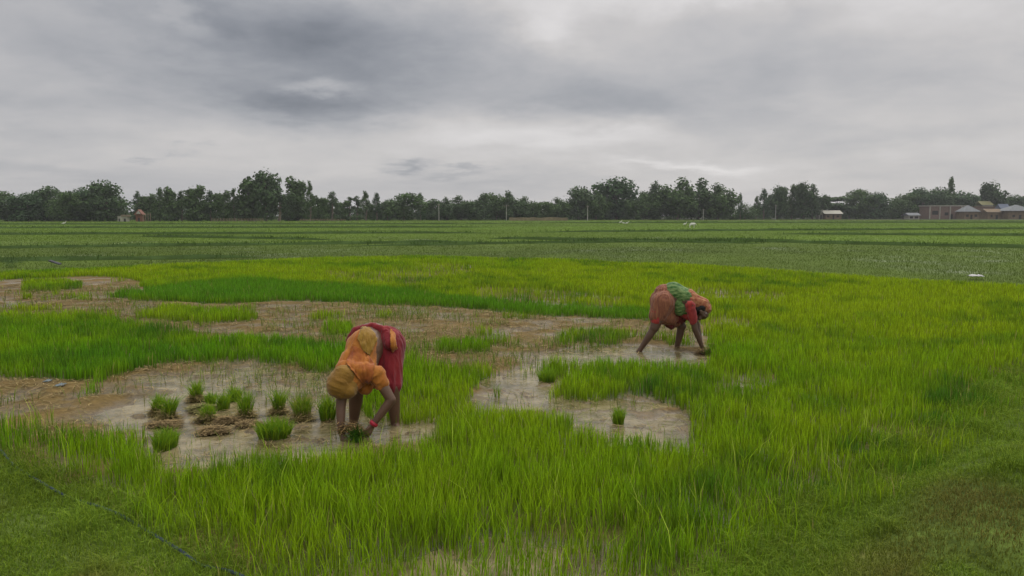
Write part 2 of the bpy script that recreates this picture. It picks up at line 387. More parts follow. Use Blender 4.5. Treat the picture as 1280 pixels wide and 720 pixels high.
def build_bunds():
    m = plain('bund_turf', (0.04, 0.065, 0.02), 0.95, 0.35, 0.8, spec=0.0)
    for k, (a, b) in enumerate(BUNDS):
        Ld = np.linalg.norm(b - a); n = max(12, int(Ld / 1.0)); t = np.linspace(0, 1, n)
        dr = (b - a) / Ld; nrm = np.array([-dr[1], dr[0]])
        dist = np.hypot(*((a + b) / 2)); wdt = 0.35 + dist * 0.004; hh = 0.12 + dist * 0.0009
        V = []
        prof = [(-1, -0.02), (-0.6, 0.6), (0, 1.0), (0.6, 0.6), (1, -0.02)]
        c = a[None] + (b - a)[None] * t[:, None]
        off = fbm(c[:, 0], c[:, 1], 0.07, 2, 40 + k) * wdt * 4
        hv = hh * (1 + fbm(c[:, 0], c[:, 1], 0.5, 3, 60 + k)); tp = np.clip(np.minimum(t, 1 - t) * 7, 0.02, 1); hv = hv * tp
        for s, h in prof:
            V.append(np.stack([c[:, 0] + nrm[0] * (off + s * wdt * tp), c[:, 1] + nrm[1] * (off + s * wdt * tp), 0.03 + h * hv], 1))
        V = np.stack(V, 1).reshape(-1, 3)
        i = np.arange(n - 1)[:, None] * 5 + np.arange(4)[None]
        q = np.stack([i, i + 1, i + 6, i + 5], -1).reshape(-1, 4)
        o = mesh_np('earth_bund', V, quads=q, mat=m, smooth=True); tag(o, kind='structure')
build_bunds()

# ------------------------------------------------------------------ blades
def blades(x, y, z, h, wd, lean, cbase, ctip, bend=1.0, seed=0):
    """arrays of n blades -> verts, quads, tris, colours; each blade is two quads long and one pointed tip"""
    r = np.random.default_rng(seed); n = len(x)
    az = r.random(n) * 2 * np.pi; fa = r.random(n) * 2 * np.pi
    wx, wy = np.cos(fa) * wd / 2, np.sin(fa) * wd / 2
    ld = lean * h
    px = [x, x + np.cos(az) * ld * 0.25, x + np.cos(az) * ld * (0.25 + 0.75 * bend)]
    py = [y, y + np.sin(az) * ld * 0.25, y + np.sin(az) * ld * (0.25 + 0.75 * bend)]
    pz = [z - 0.01, z + h * 0.55, z + h * np.sqrt(np.clip(1 - (lean * 0.7) ** 2, 0.05, 1))]
    V = np.empty((n, 5, 3), np.float32)
    V[:, 0] = np.stack([px[0] - wx, py[0] - wy, pz[0]], 1); V[:, 1] = np.stack([px[0] + wx, py[0] + wy, pz[0]], 1)
    V[:, 2] = np.stack([px[1] + wx * 0.9, py[1] + wy * 0.9, pz[1]], 1); V[:, 3] = np.stack([px[1] - wx * 0.9, py[1] - wy * 0.9, pz[1]], 1)
    V[:, 4] = np.stack([px[2], py[2], pz[2]], 1)
    i = np.arange(n)[:, None] * 5
    q = i + np.array([[0, 1, 2, 3]]); t = i + np.array([[3, 2, 4]])
    C = np.empty((n, 5, 3), np.float32)
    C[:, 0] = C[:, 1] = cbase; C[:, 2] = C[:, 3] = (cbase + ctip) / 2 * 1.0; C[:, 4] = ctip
    return V.reshape(-1, 3), q, t, C.reshape(-1, 3)

def polar_samples(n, r0, r1, power, half, seed):
    """radial density ~ r**power * r"""
    r = np.random.default_rng(seed); k = power + 2
    uu = r.random(n)
    if abs(k) < 1e-6: R = r0 * (r1 / r0) ** uu
    else: R = (r0 ** k + uu * (r1 ** k - r0 ** k)) ** (1 / k)
    A = (r.random(n) * 2 - 1) * half
    return R * np.sin(A), R * np.cos(A), R

GREEN = np.array([0.130, 0.335, 0.008]); DEEP = np.array([0.05, 0.17, 0.014]); YELL = np.array([0.31, 0.44, 0.010]); STRAW = np.array([0.42, 0.36, 0.12])
def rice_colour(x, y, r, seed=0):
    n = fbm(x, y, 0.45, 3, 70)[:, None]; n2_ = fbm(x, y, 2.5, 2, 71)[:, None]
    yel = np.clip(0.40 + 0.9 * n + 0.5 * n2_ + 0.25 * (r[:, 0:1] - 0.5), 0, 1)
    # the far and the right part of the nursery is the yellower sowing
    yel = np.clip(yel + 0.5 * smooth(9, 15, y)[:, None] + 0.22 * smooth(0.0, 4.0, x)[:, None] - 0.10 * smooth(0, -3, x)[:, None], 0, 1)
    c = GREEN * (1 - yel) + YELL * yel
    dk = np.clip(-0.05 - 1.9 * fbm(x, y, 0.8, 2, 73) - 1.6 * fbm(x, y, 3.7, 3, 74), 0, 0.9)[:, None]
    c = c * (1 - dk) + DEEP * dk
    ds = smooth(-0.15, 0.25, sdist(x, y, DARKSTRIP) + fbm(x, y, 1.2, 2, 72) * 0.6)[:, None] * 0.85
    c = c * (1 - ds) + (DEEP * 0.75 + GREEN * 0.45) * ds
    c = c * (0.55 + 0.98 * r[:, 1:2] ** 1.3)
    st = (r[:, 2:3] > 0.985)
    return np.where(st, STRAW * (0.6 + 0.5 * r[:, 1:2]), c)

def build_rice():
    half = math.radians(39)
    dens0, p = 5200.0, -1.05
    r0, r1, rk = 2.9, 34.0, 5.0
    ntot = int(dens0 * rk ** (-p) * 2 * half * (r1 ** (p + 2) - r0 ** (p + 2)) / (p + 2))
    x, y, R = polar_samples(ntot, r0, r1, p, half, 11)
    keep0 = (R > rk) | (np.random.default_rng(1).random(len(R)) < (R / rk) ** 1.05)
    x, y, R = x[keep0], y[keep0], R[keep0]
    r = np.random.default_rng(12).random((len(x), 6))
    # slight clumping as broadcast seed lies
    cl = fbm(x, y, 13, 2, 80) * 2.6 + 0.8
    d = rice_density(x, y) * np.clip(cl, 0.15, 1.0)
    k = r[:, 5] < d
    x, y, R, r = x[k], y[k], R[k], r[k]
    z = np.maximum(height(x, y), -0.03)
    h = (0.125 + 0.07 * (fbm(x, y, 0.7, 3, 81) + 0.5)) * (0.60 + 0.5 * r[:, 3]) * (1 + 0.5 * fbm(x, y, 5.5, 3, 82))
    edge = smooth(0.0, 0.5, sdist(x, y, NURSERY)); h = h * (0.75 + 0.25 * edge)
    h *= np.where(y < 5.3, 1.0 + 0.25 * r[:, 4] * smooth(5.3, 4.3, y), 1.0)
    wd = 0.0046 * np.maximum(1, R / rk) ** 0.62 * (0.7 + 0.6 * r[:, 4])
    lean = 0.05 + 0.24 * r[:, 0] ** 2 + 0.30 * (r[:, 1] > 0.96) + 0.15 * smooth(5.5, 3.8, y) * r[:, 2]
    rc = np.random.default_rng(13).random((len(x), 3))
    c = rice_colour(x, y, rc)
    cb = c * 0.55 + np.array([0.03, 0.035, 0.004])  # blade foot darkened: deep shade among the stems put into the colour
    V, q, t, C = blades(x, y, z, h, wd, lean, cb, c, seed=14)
    o = mesh_np('rice_seedlings', V, quads=q, tris=t, cols=C, mat=MAT_RICE)
    tag(o, 'bright green rice seedlings standing thick over the flooded nursery bed', 'rice', kind='stuff')
    print('rice blades', len(x))
build_rice()

def build_stubble():
    # thin stray seedlings left standing on the pulled mud and water, and long loose blades at the front
    half = math.radians(38)
    x, y, R = polar_samples(110000, 3.2, 20, -1.0, half, 21)
    r = np.random.default_rng(22).random((len(x), 6))
    inside = (sdist(x, y, POND) > 0) | (sdist(x, y, MUD) > 0) | (sdist(x, y, SPARSE) > -0.3)
    dd = np.clip(0.22 + 2.2 * fbm(x, y, 1.4, 3, 85), 0.0, 1)
    wetk = smooth(0.02, -0.01, height(x, y))
    k = inside & (r[:, 0] < dd * (1 - 0.6 * wetk * (y > 5)))
    x, y, R, r = x[k], y[k], R[k], r[k]
    z = height(x, y)
    c = (np.array([0.12, 0.20, 0.025]) * (0.5 + r[:, 1:2]) + np.array([0.12, 0.09, 0.03]) * r[:, 2:3])
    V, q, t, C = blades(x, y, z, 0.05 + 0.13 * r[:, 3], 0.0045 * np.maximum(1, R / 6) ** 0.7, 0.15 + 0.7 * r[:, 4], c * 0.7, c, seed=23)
    # long yellowing blades near the front bank
    n = 1700
    x2 = np.random.default_rng(24).uniform(-4, 5, n); y2 = np.random.default_rng(25).uniform(3.1, 6.0, n)
    kk = rice_density(x2, y2) > 0.1; kk |= (sdist(x2, y2, SPARSE) > 0); x2, y2 = x2[kk], y2[kk]; m = len(x2)
    r2 = np.random.default_rng(26).random((m, 4))
    c2 = (YELL * 0.7 + GREEN * 0.3)[None] * (0.7 + 0.6 * r2[:, :1]) + STRAW[None] * (r2[:, 1:2] > 0.85) * 0.5
    V2, q2, t2, C2 = blades(x2, y2, height(x2, y2), 0.22 + 0.12 * r2[:, 2], 0.0042 + 0 * x2, 0.15 + 0.45 * r2[:, 3], c2 * 0.8, c2, seed=27)
    nv = len(V)
    o = mesh_np('stray_seedlings', np.concatenate([V, V2]), quads=np.concatenate([q, q2 + nv]), tris=np.concatenate([t, t2 + nv]), cols=np.concatenate([C, C2]), mat=MAT_RICE)
    tag(o, 'thin stray rice blades left on the pulled mud and bending over the front edge', 'rice', kind='stuff')
build_stubble()

def strips(x, y, z, ln, wd, cols, seed, curl=0.3, lift=0.006):
    """loose straws lying flat: three-segment bent ribbons"""
    r = np.random.default_rng(seed); n = len(x); a = r.random(n) * 2 * np.pi; bnd = (r.random(n) - 0.5) * 2 * curl
    V = np.empty((n, 6, 3), np.float32)
    for k, s in enumerate((-0.5, 0.0, 0.5)):
        aa = a + bnd * s
        cx = x + np.cos(aa) * ln * s; cyy = y + np.sin(aa) * ln * s
        cz = z + lift + r.random(n) * 0.018
        V[:, 2 * k] = np.stack([cx - np.sin(aa) * wd / 2, cyy + np.cos(aa) * wd / 2, cz], 1)
        V[:, 2 * k + 1] = np.stack([cx + np.sin(aa) * wd / 2, cyy - np.cos(aa) * wd / 2, cz + 0.001], 1)
    i = np.arange(n)[:, None] * 6
    q = np.concatenate([i + np.array([[0, 1, 3, 2]]), i + np.array([[2, 3, 5, 4]])])
    return V.reshape(-1, 3), q, np.repeat(cols, 6, axis=0)

def build_litter():
    x, y, R = polar_samples(150000, 4.5, 22, -0.9, math.radians(38), 31)
    r = np.random.default_rng(32).random((len(x), 5))
    ins = np.maximum(sdist(x, y, POND), sdist(x, y, MUD))
    hz = height(x, y); wetk = smooth(0.012, -0.012, hz)
    k = (ins > 0.0) & (r[:, 0] < np.clip(0.5 + 1.6 * fbm(x, y, 2.0, 3, 86), 0.05, 1) * (1 - 0.75 * wetk))
    x, y, R, r, hz = x[k], y[k], R[k], r[k], hz[k]
    z = np.maximum(hz, 0.0)
    c = np.array([0.30, 0.21, 0.10]) * (0.35 + 0.9 * r[:, 1:2]) * (1 - r[:, 2:3] * 0.3) + np.array([0.0, 0.03, 0.0]) * r[:, 3:4]
    V, q, C = strips(x, y, z, (0.03 + 0.10 * r[:, 4]) * np.maximum(1, R / 8), 0.0045 * np.maximum(1, R / 7), c, 33, 0.8)
    o = mesh_np('straw_litter', V, quads=q, cols=C, mat=MAT_STRAW)
    tag(o, 'brown straw and torn root litter strewn over the cleared mud', 'straw', kind='stuff')
build_litter()

def build_turf():
    x, y, R = polar_samples(900000, 2.7, 15, -1.1, math.radians(39), 41)
    r = np.random.default_rng(42).random((len(x), 6))
    dn = sdist(x, y, NURSERY)
    k = (dn < 0.25 * r[:, 5]) & (r[:, 0] < np.clip(0.75 + 1.3 * fbm(x, y, 1.3, 3, 87), 0.12, 1)) & (y < 15)
    x, y, R, r, dn = x[k], y[k], R[k], r[k], dn[k]
    z = height(x, y)
    n = fbm(x, y, 0.8, 3, 88)[:, None]; br = smooth(-0.04, 0.16, fbm(x, y, 1.1, 3, 89))[:, None] * smooth(0.25, 0.7, -dn)[:, None]
    c = (np.array([0.150, 0.245, 0.022]) * (0.98 - 0.7 * n) + np.array([0.05, 0.05, 0.0]) * (r[:, 1:2] > 0.6)) * (0.6 + 0.75 * r[:, 2:3])
    c = c * (1 - 0.6 * br) + np.array([0.16, 0.10, 0.04]) * 0.6 * br * (0.6 + 0.8 * r[:, 2:3])
    h = (0.014 + 0.034 * r[:, 3] ** 1.5) * (1 + 1.6 * smooth(-0.5, 0.08, dn) + 2.2 * smooth(0.12, 0.3, fbm(x, y, 2.4, 3, 91)))
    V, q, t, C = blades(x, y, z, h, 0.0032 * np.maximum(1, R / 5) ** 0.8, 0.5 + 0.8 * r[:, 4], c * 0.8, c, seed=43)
    o = mesh_np('bank_turf', V, quads=q, tris=t, cols=C, mat=MAT_TURF)
    tag(o, 'short dull green turf with brown patches on the raised bank', 'grass', kind='stuff')
build_turf()

def build_field_grass():
    x, y, R = polar_samples(620000, 15, 330, -2.0, math.radians(38), 51)
    r = np.random.default_rng(52).random((len(x), 6))
    k = (sdist(x, y, NURSERY) < -0.05) & ((y > 17) | (x < -8))
    x, y, R, r = x[k], y[k], R[k], r[k]
    c = field_color(x, y) * (0.85 + 0.3 * r[:, 1:2])
    h = (0.035 + 0.05 * r[:, 3]) * (1 + 0.002 * R); wd = 0.0045 * (R / 15) ** 1.0
    V, q, t, C = blades(x, y, x * 0 + 0.02, h, wd, 0.3 + 0.7 * r[:, 4], c, c, seed=53)
    Vs, qs, ts, Cs = [V], [q], [t], [C]; nv = len(V)
    for kk, (a, b) in enumerate(BUNDS):       # ranker, darker grass on the bunds
        Ld = np.linalg.norm(b - a); dist = np.hypot(*((a + b) / 2)); n = int(min(9000, Ld * 1600 / dist * 1.2))
        rr = np.random.default_rng(60 + kk).random((n, 6)); t_ = rr[:, 0]
        dr = (b - a) / Ld; nrm = np.array([-dr[1], dr[0]]); wdt = 0.35 + dist * 0.004
        cx = a[0] + (b - a)[0] * t_; cyy = a[1] + (b - a)[1] * t_
        off = fbm(cx, cyy, 0.07, 2, 40 + kk) * wdt * 4 + (rr[:, 1] - 0.5) * 1.6 * wdt
        cx = cx + nrm[0] * off; cyy = cyy + nrm[1] * off
        kp = rr[:, 5] < np.clip(np.minimum(t_, 1 - t_) * 6, 0, 1) * np.clip(0.6 + 1.6 * fbm(cx, cyy, 0.15, 2, 90), 0, 1); cx, cyy, rr = cx[kp], cyy[kp], rr[kp]
        cc = np.array([0.055, 0.10, 0.02]) * (0.5 + 0.9 * rr[:, 2:3])
        V, q, t, C = blades(cx, cyy, cx * 0 + 0.08, (0.14 + 0.12 * rr[:, 3]) * (1 + dist * 0.003), 0.0095 * dist / 15 + 0 * cx, 0.2 + 0.7 * rr[:, 4], cc, cc, seed=70 + kk)
        Vs.append(V); qs.append(q + nv); ts.append(t + nv); Cs.append(C); nv += len(V)
    o = mesh_np('field_grass', np.concatenate(Vs), quads=np.concatenate(qs), tris=np.concatenate(ts), cols=np.concatenate(Cs), mat=MAT_TURF)
    tag(o, 'dull green young crop and rough grass over the open fields behind the nursery', 'crop', kind='stuff')
build_field_grass()
# ------------------------------------------------------------------ trees of the far tree line
def crown_geo(kind, seed, nleaf=2600):
    """crown of a 10 m tree as leaf-clump quads gathered in lobes, with gaps between them"""
    r = np.random.default_rng(seed)
    lobes = []      # centre, radii
    if kind == 'broad':
        for i in range(24):
            a = r.random() * 6.28; t = r.random(); z = 1.2 + 7.4 * t; rad = 4.0 * math.sqrt(max(0.08, 1 - ((z - 3.6) / 6.4) ** 2)) * (0.35 + 0.6 * r.random())
            lobes.append((rad * math.cos(a), rad * math.sin(a), z, 1.5 + r.random(), 1.2 + 0.6 * r.random()))
        lobes += [(0, 0, 4.2, 3.4, 3.6), (0.5, 0, 8.4, 1.8, 1.4), (-1.8, 0, 1.8, 2.2, 1.6), (1.8, 0, 1.8, 2.2, 1.6)]
    elif kind == 'oval':
        for i in range(16):
            a = r.random() * 6.28; z = 1.0 + 8.0 * r.random(); rad = 2.3 * math.sqrt(max(0.05, 1 - ((z - 5) / 5.2) ** 2)) * (0.4 + 0.6 * r.random())
            lobes.append((rad * math.cos(a), rad * math.sin(a), z, 1.0 + 0.5 * r.random(), 1.2 + 0.5 * r.random()))
        lobes += [(0, 0, 5, 2.0, 4.0), (0, 0, 1.8, 2.2, 1.6)]
    elif kind == 'feathery':
        for i in range(19):
            a = r.random() * 6.28; t = i / 18; z = 1.2 + 8.0 * t; rad = (1.7 * (1 - t) ** 0.6 + 0.15) * (0.5 + 0.6 * r.random())
            lobes.append((rad * math.cos(a), rad * math.sin(a), z, 0.55 + 0.5 * (1 - t) + 0.25 * r.random(), 0.7 + 0.5 * r.random()))
    elif kind == 'sparse':
        for i in range(12):
            a = r.random() * 6.28; t = i / 11; z = 3.4 + 6.0 * t; rad = 1.5 * (0.4 + 0.8 * r.random()) * (1 - 0.6 * t)
            lobes.append((rad * math.cos(a), rad * math.sin(a), z, 0.4 + 0.35 * r.random(), 0.5 + 0.35 * r.random()))
    elif kind == 'layered':
        for i in range(16):
            a = r.random() * 6.28; z = 3.5 + 5.8 * r.random(); rad = (3.6 - 0.25 * (z - 3.5)) * (0.2 + 0.8 * r.random())
            lobes.append((rad * math.cos(a), rad * math.sin(a), z, 1.5 + 0.5 * r.random(), 0.6 + 0.4 * r.random()))
    elif kind == 'bush':
        for i in range(12):
            a = r.random() * 6.28; z = 0.9 + 7.0 * r.random(); rad = 5.0 * r.random() * (1 - 0.05 * z)
            lobes.append((rad * math.cos(a), rad * math.sin(a), z, 2.3, 2.0))
    elif kind == 'bamboo':
        for i in range(26):
            a = r.random() * 6.28; rad = 4.2 * math.sqrt(r.random()); z = 1.0 + (8.0 - 0.22 * rad * rad) * r.random()
            lobes.append((rad * math.cos(a), rad * math.sin(a), z, 0.9 + 0.6 * r.random(), 1.3 + 0.8 * r.random()))
        lobes += [(0, 0, 4.2, 3.4, 3.6)]
    lb = np.array(lobes); wgt = (lb[:, 3] ** 2 * lb[:, 4]) ** 0.75; wgt /= wgt.sum()
    idx = r.choice(len(lb), nleaf, p=wgt)
    d = r.normal(size=(nleaf, 3)); d /= np.linalg.norm(d, axis=1)[:, None]
    rr = r.random(nleaf) ** 0.38 * (1 + 0.12 * r.normal(size=nleaf))
    c = lb[idx, :3] + d * rr[:, None] * np.stack([lb[idx, 3], lb[idx, 3], lb[idx, 4]], 1)
    c[:, 2] = np.maximum(c[:, 2], 0.25)
    s = (0.34 if kind in ('feathery', 'sparse') else 0.50) * (0.6 + 0.8 * r.random(nleaf))
    nrm = d * 0.8 + r.normal(size=(nleaf, 3)) * 0.6 + np.array([0, 0, 0.35]); nrm /= np.linalg.norm(nrm, axis=1)[:, None]
    t1 = np.cross(nrm, r.normal(size=(nleaf, 3))); t1 /= np.linalg.norm(t1, axis=1)[:, None]; t2 = np.cross(nrm, t1)
    t1 *= s[:, None] * 0.5; t2 *= s[:, None] * 0.5 * (0.5 + 0.5 * r.random(nleaf))[:, None]
    V = np.stack([c - t1, c - t2 * 1.2, c + t1, c + t2 * 1.2], 1)
    return V, lobes
LEAFC = np.array([0.060, 0.100, 0.040])
def crown_cols(n, r, tone):
    c = LEAFC * np.array(tone) * (0.65 + 0.75 * r.random((n, 1))); return np.repeat(c, 4, axis=0)
def crown_proto(kind, seed, tone=(1, 1, 1), nleaf=2600):
    V, lobes = crown_geo(kind, seed, nleaf); n = len(V); r = np.random.default_rng(seed + 50)
    q = np.arange(n * 4).reshape(n, 4)
    o = mesh_np('crown', V.reshape(-1, 3), quads=q, cols=crown_cols(n, r, tone), mat=MAT_TREE)
    # trunk with a few limbs running into the lobes
    bm = bmesh.new()
    top = {'feathery': 8.6, 'sparse': 8.8, 'oval': 7, 'layered': 9}.get(kind, 5.5)
    def limb(p0, p1, r0, r1):
        d = Vector(p1) - Vector(p0)
        m = Matrix.Translation(Vector(p0) + d / 2) @ d.to_track_quat('Z', 'Y').to_matrix().to_4x4()
        bmesh.ops.create_cone(bm, cap_ends=False, segments=7, radius1=r0, radius2=r1, depth=d.length, matrix=m)
    mid = (0.25 * r.normal(), 0.2 * r.normal(), top * 0.45)
    limb((0, 0, -0.3), mid, 0.24, 0.17); limb(mid, (0, 0, top), 0.17, 0.06)
    for l in lobes[:9]:
        z0 = max(1.6, min(l[2] - 0.8, top * 0.9)); limb((mid[0] * 0.5, mid[1] * 0.5, z0 * 0.8), (l[0] * 0.85, l[1] * 0.85, l[2]), 0.09, 0.03)
    me = bpy.data.meshes.new('trunk'); bm.to_mesh(me); bm.free(); me.materials.append(MAT_BARK)
    t = bpy.data.objects.new('trunk', me); COL.objects.link(t)
    wid = np.percentile(np.abs(V[:, :, 0]), 97) * 2; hgt = np.percentile(V[:, :, 2], 99.7)
    return (o, t, wid, hgt)
protos = {}
spec = {'broad': 3, 'oval': 2, 'feathery': 3, 'sparse': 1, 'layered': 1, 'bush': 2, 'bamboo': 2}
for k, cnt in spec.items():
    protos[k] = [crown_proto(k, 100 + 10 * i + len(k), ((1, 1, 1), (1.1, 1.12, 0.9), (0.85, 0.95, 0.95))[i], nleaf={'sparse': 800, 'bush': 2200, 'feathery': 2400, 'bamboo': 4200}.get(k, 4200)) for i in range(cnt)]
used_p = set()
# photo column, top row, width in photo pixels, kind, distance
TREES = [(-14, 243, 34, 'broad', 205), (12, 240, 30, 'broad', 212), (38, 243, 30, 'broad', 208), (64, 235, 34, 'broad', 214), (84, 241, 26, 'broad', 206), (104, 237, 32, 'broad', 213),
 (136, 228, 36, 'broad', 210), (155, 252, 16, 'bush', 215), (175, 240, 18, 'feathery', 225), (188, 244, 20, 'oval', 222), (202, 236, 20, 'feathery', 216), (215, 236, 20, 'oval', 214), (229, 240, 20, 'feathery', 217),
 (247, 234, 24, 'oval', 214), (265, 239, 20, 'feathery', 218), (279, 240, 20, 'oval', 214), (295, 237, 14, 'feathery', 216),
 (312, 224, 28, 'oval', 218), (334, 217, 30, 'oval', 214), (350, 239, 16, 'sparse', 214), (362, 243, 18, 'oval', 220), (373, 224, 26, 'oval', 224), (389, 228, 14, 'feathery', 220),
 (402, 246, 18, 'oval', 226), (416, 241, 20, 'feathery', 230), (428, 252, 18, 'oval', 236), (439, 247, 12, 'sparse', 238), (447, 246, 12, 'sparse', 240), (458, 240, 18, 'feathery', 236), (472, 242, 16, 'feathery', 238), (485, 252, 18, 'bush', 240),
 (506, 243, 36, 'broad', 240), (526, 242, 12, 'feathery', 246), (541, 250, 22, 'broad', 256), (559, 248, 24, 'bamboo', 252), (577, 246, 26, 'bamboo', 256), (600, 244, 28, 'bamboo', 252), (620, 243, 26, 'broad', 258), (640, 241, 28, 'bamboo', 256), (659, 247, 24, 'bamboo', 260), (675, 253, 22, 'broad', 264),
 (697, 248, 24, 'bamboo', 272), (722, 235, 34, 'broad', 278), (745, 240, 24, 'bamboo', 276), (770, 225, 40, 'broad', 284), (800, 241, 28, 'bamboo', 278), (818, 230, 34, 'bamboo', 286), (845, 225, 40, 'bamboo', 282), (872, 226, 40, 'bamboo', 288), (897, 231, 34, 'bamboo', 284),
 (924, 242, 7, 'feathery', 300), (930, 255, 26, 'bush', 305), (944, 246, 12, 'feathery', 312), (953, 237, 16, 'feathery', 316), (971, 234, 22, 'oval', 318), (988, 232, 18, 'feathery', 322), (1002, 230, 22, 'oval', 318), (1014, 232, 18, 'feathery', 322), (1027, 245, 18, 'oval', 326),
 (1044, 247, 26, 'layered', 338), (1060, 254, 18, 'bush', 345), (1074, 238, 28, 'broad', 342), (1092, 242, 24, 'broad', 338), (1112, 251, 22, 'bush', 342), (1127, 243, 26, 'broad', 346), (1149, 237, 30, 'broad', 350), (1169, 236, 28, 'broad', 352),
 (1184, 223, 17, 'feathery', 358), (1198, 241, 26, 'broad', 362), (1215, 246, 24, 'broad', 370), (1236, 230, 24, 'oval', 366), (1252, 239, 9, 'sparse', 364), (1266, 245, 24, 'broad', 372), (1288, 246, 28, 'broad', 375)]
ANCH = [(136, 'the tall domed tree at the left'), (176, 'the small red roofed shelter'), (332, 'the tallest tree of the line'), (373, 'the second tallest oval crown'), (506, 'the round tree in the gap of thin trees'),
        (549, 'the pole nearest mid picture'), (733, 'the lone pale pole before the dark wood'), (770, 'the flat topped high crown'), (924, 'the tiny spire tree in the skyline gap'), (1040, 'the white roofed house'), (1184, 'the tall thin tree above the brick houses'), (1211, 'the pyramid roofed hut')]
SHAPE = {'broad': 'broad rounded dark', 'oval': 'upright oval', 'feathery': 'slender feathery', 'sparse': 'thin see-through', 'layered': 'flat layered', 'bush': 'low bushy', 'bamboo': 'dense plumed'}
SPECIAL = {136: 'tall dark domed tree standing above the dense left end of the line', 332: 'tallest tree of the whole far line, wide upright crown with see-through right edge', 312: 'tall oval tree pressed against the left flank of the tallest tree',
           350: 'thin see-through tree just right of the tallest tree', 373: 'second tallest oval crown, right of the tallest tree', 389: 'narrow pointed crown tree close beside the second tallest oval tree', 506: 'single broad round tree among the thin trees left of centre',
           770: 'flat topped high crown above the dark wood right of centre', 924: 'tiny spire shaped tree alone in the skyline gap right of the dark wood', 1044: 'flat layered tree above the white roofed house', 1184: 'tall thin tree rising above the brick houses at the right', 1236: 'tall upright tree behind the small yellow roof',
           1252: 'thin wispy tree right of the tall one behind the yellow roof', 155: 'low bush left of the small red roofed shelter under the skyline notch'}
ORD = ['', 'first', 'second', 'third', 'fourth', 'fifth', 'sixth', 'seventh', 'eighth', 'ninth', 'tenth', 'eleventh', 'twelfth', 'thirteenth', 'fourteenth']
def tree_label(k):
    px, kind = TREES[k][0], TREES[k][3]
    if px in SPECIAL: return SPECIAL[px]
    left = [a for a in ANCH if a[0] < px - 1]
    if left:
        a = left[-1]; cnt = sum(1 for t in TREES if a[0] + 1 < t[0] <= px); side = 'right'
    else:
        a = ANCH[0]; cnt = sum(1 for t in TREES if px <= t[0] < a[0] - 1); side = 'left'
    return f"{SHAPE[kind]} tree, {ORD[cnt]} {side} of {a[1]}"
for k, (px, top, wpx, kind, Y) in enumerate(TREES):
    pr = protos[kind][k % len(protos[kind])]
    x = (px - 640) / F * Y
    hgt = Y * (269 - top) / F * 1.02 + CAM_H; wm = wpx * Y / F * (1.28 if kind in ('broad', 'bamboo', 'bush', 'layered') else 1.02)
    e = empty('tree', (x, Y, 0.02), rng.random() * 6.28)
    tag(e, tree_label(k), 'tree', 'trees of the far tree line')
    for src in pr[:2]:
        key = src.name
        if key in used_p: c = src.copy(); COL.objects.link(c)
        else: c = src; used_p.add(key)
        c.parent = e
    e.scale = (wm / pr[2], wm / pr[2], hgt / pr[3])
for k in protos:                    # drop prototypes that were never planted
    for pr in protos[k]:
        for o in pr[:2]:
            if o.parent is None: bpy.data.objects.remove(o)

def far_wood():
    """far-off woodland and undergrowth that reads as one mass behind and under the trees"""
    Vs, Cs = [], []; r = np.random.default_rng(77)
    xs = [t[0] for t in TREES]; ts = [t[1] for t in TREES]; ys = [t[4] for t in TREES]
    px = -60
    while px < 1340:
        top = np.interp(px, xs, ts); Y = np.interp(px, xs, ys)
        back = not (905 < px < 940 or 150 < px < 166 or 340 < px < 358)
        for row in ((0, 1) if back else (1,)):
            yy = Y + (26 if row == 0 else 8) + r.random() * 6
            tp = (max(top + 9, 247) + 5 * r.random()) if row == 0 else 262 + 4 * r.random()
            if 1120 < px < 1300 and row == 1: tp = 266
            h = yy * (269 - tp) / F + CAM_H
            V, _ = crown_geo('bush' if row else 'broad', int(r.integers(1e6)), 2600 if row == 0 else 1500)
            wm = (30 if row == 0 else 22) * yy / F
            V = V * np.array([wm / 9.5, wm / 9.5, h / 9.6]); V += np.array([(px - 640) / F * yy, yy, 0])
            Vs.append(V); Cs.append(crown_cols(len(V), r, (0.95, 1.0, 0.95) if row == 0 else (1.0, 1.1, 0.8)))
        px += 17 + 6 * r.random()
    V = np.concatenate(Vs); n = len(V)
    o = mesh_np('woodland', V.reshape(-1, 3), quads=np.arange(n * 4).reshape(n, 4), cols=np.concatenate(Cs), mat=MAT_TREE)
    tag(o, 'dark mass of far woodland and undergrowth closing the gaps of the tree line', 'woodland', kind='stuff')
far_wood()

# ------------------------------------------------------------------ buildings, poles, fences
def bm_obj(name, bm, mat, parent=None, loc=None, smooth=False):
    bmesh.ops.recalc_face_normals(bm, faces=bm.faces)
    me = bpy.data.meshes.new(name); bm.to_mesh(me); bm.free()
    if smooth: me.polygons.foreach_set('use_smooth', [True] * len(me.polygons))
    me.materials.append(mat); o = bpy.data.objects.new(name, me); COL.objects.link(o)
    if parent is not None: o.parent = parent
    if loc is not None: o.location = loc
    return o
def bx(bm, x0, x1, y0, y1, z0, z1):
    m = Matrix.Translation(((x0 + x1) / 2, (y0 + y1) / 2, (z0 + z1) / 2)) @ Matrix.Diagonal((x1 - x0, y1 - y0, z1 - z0, 1))
    bmesh.ops.create_cube(bm, size=1, matrix=m)
def hull(bm, pts, faces):
    v = [bm.verts.new(p) for p in pts]
    for f in faces: bm.faces.new([v[i] for i in f])
BRICK = plain('brick', (0.165, 0.118, 0.095), 0.95, 0.25, 1.5); MUDWALL = plain('mud_wall', (0.16, 0.12, 0.075), 0.95, 0.3, 1.0)
TIN = plain('tin_roof', (0.14, 0.15, 0.155), 0.85, 0.15, 1.0); DARK = plain('dark_opening', (0.03, 0.03, 0.028), 0.9, 0.2, 1.0)
PALE = plain('pale_plaster', (0.31, 0.30, 0.25), 0.8, 0.15, 1.0); REDT = plain('red_tin', (0.17, 0.07, 0.045), 0.7, 0.25, 1.0)
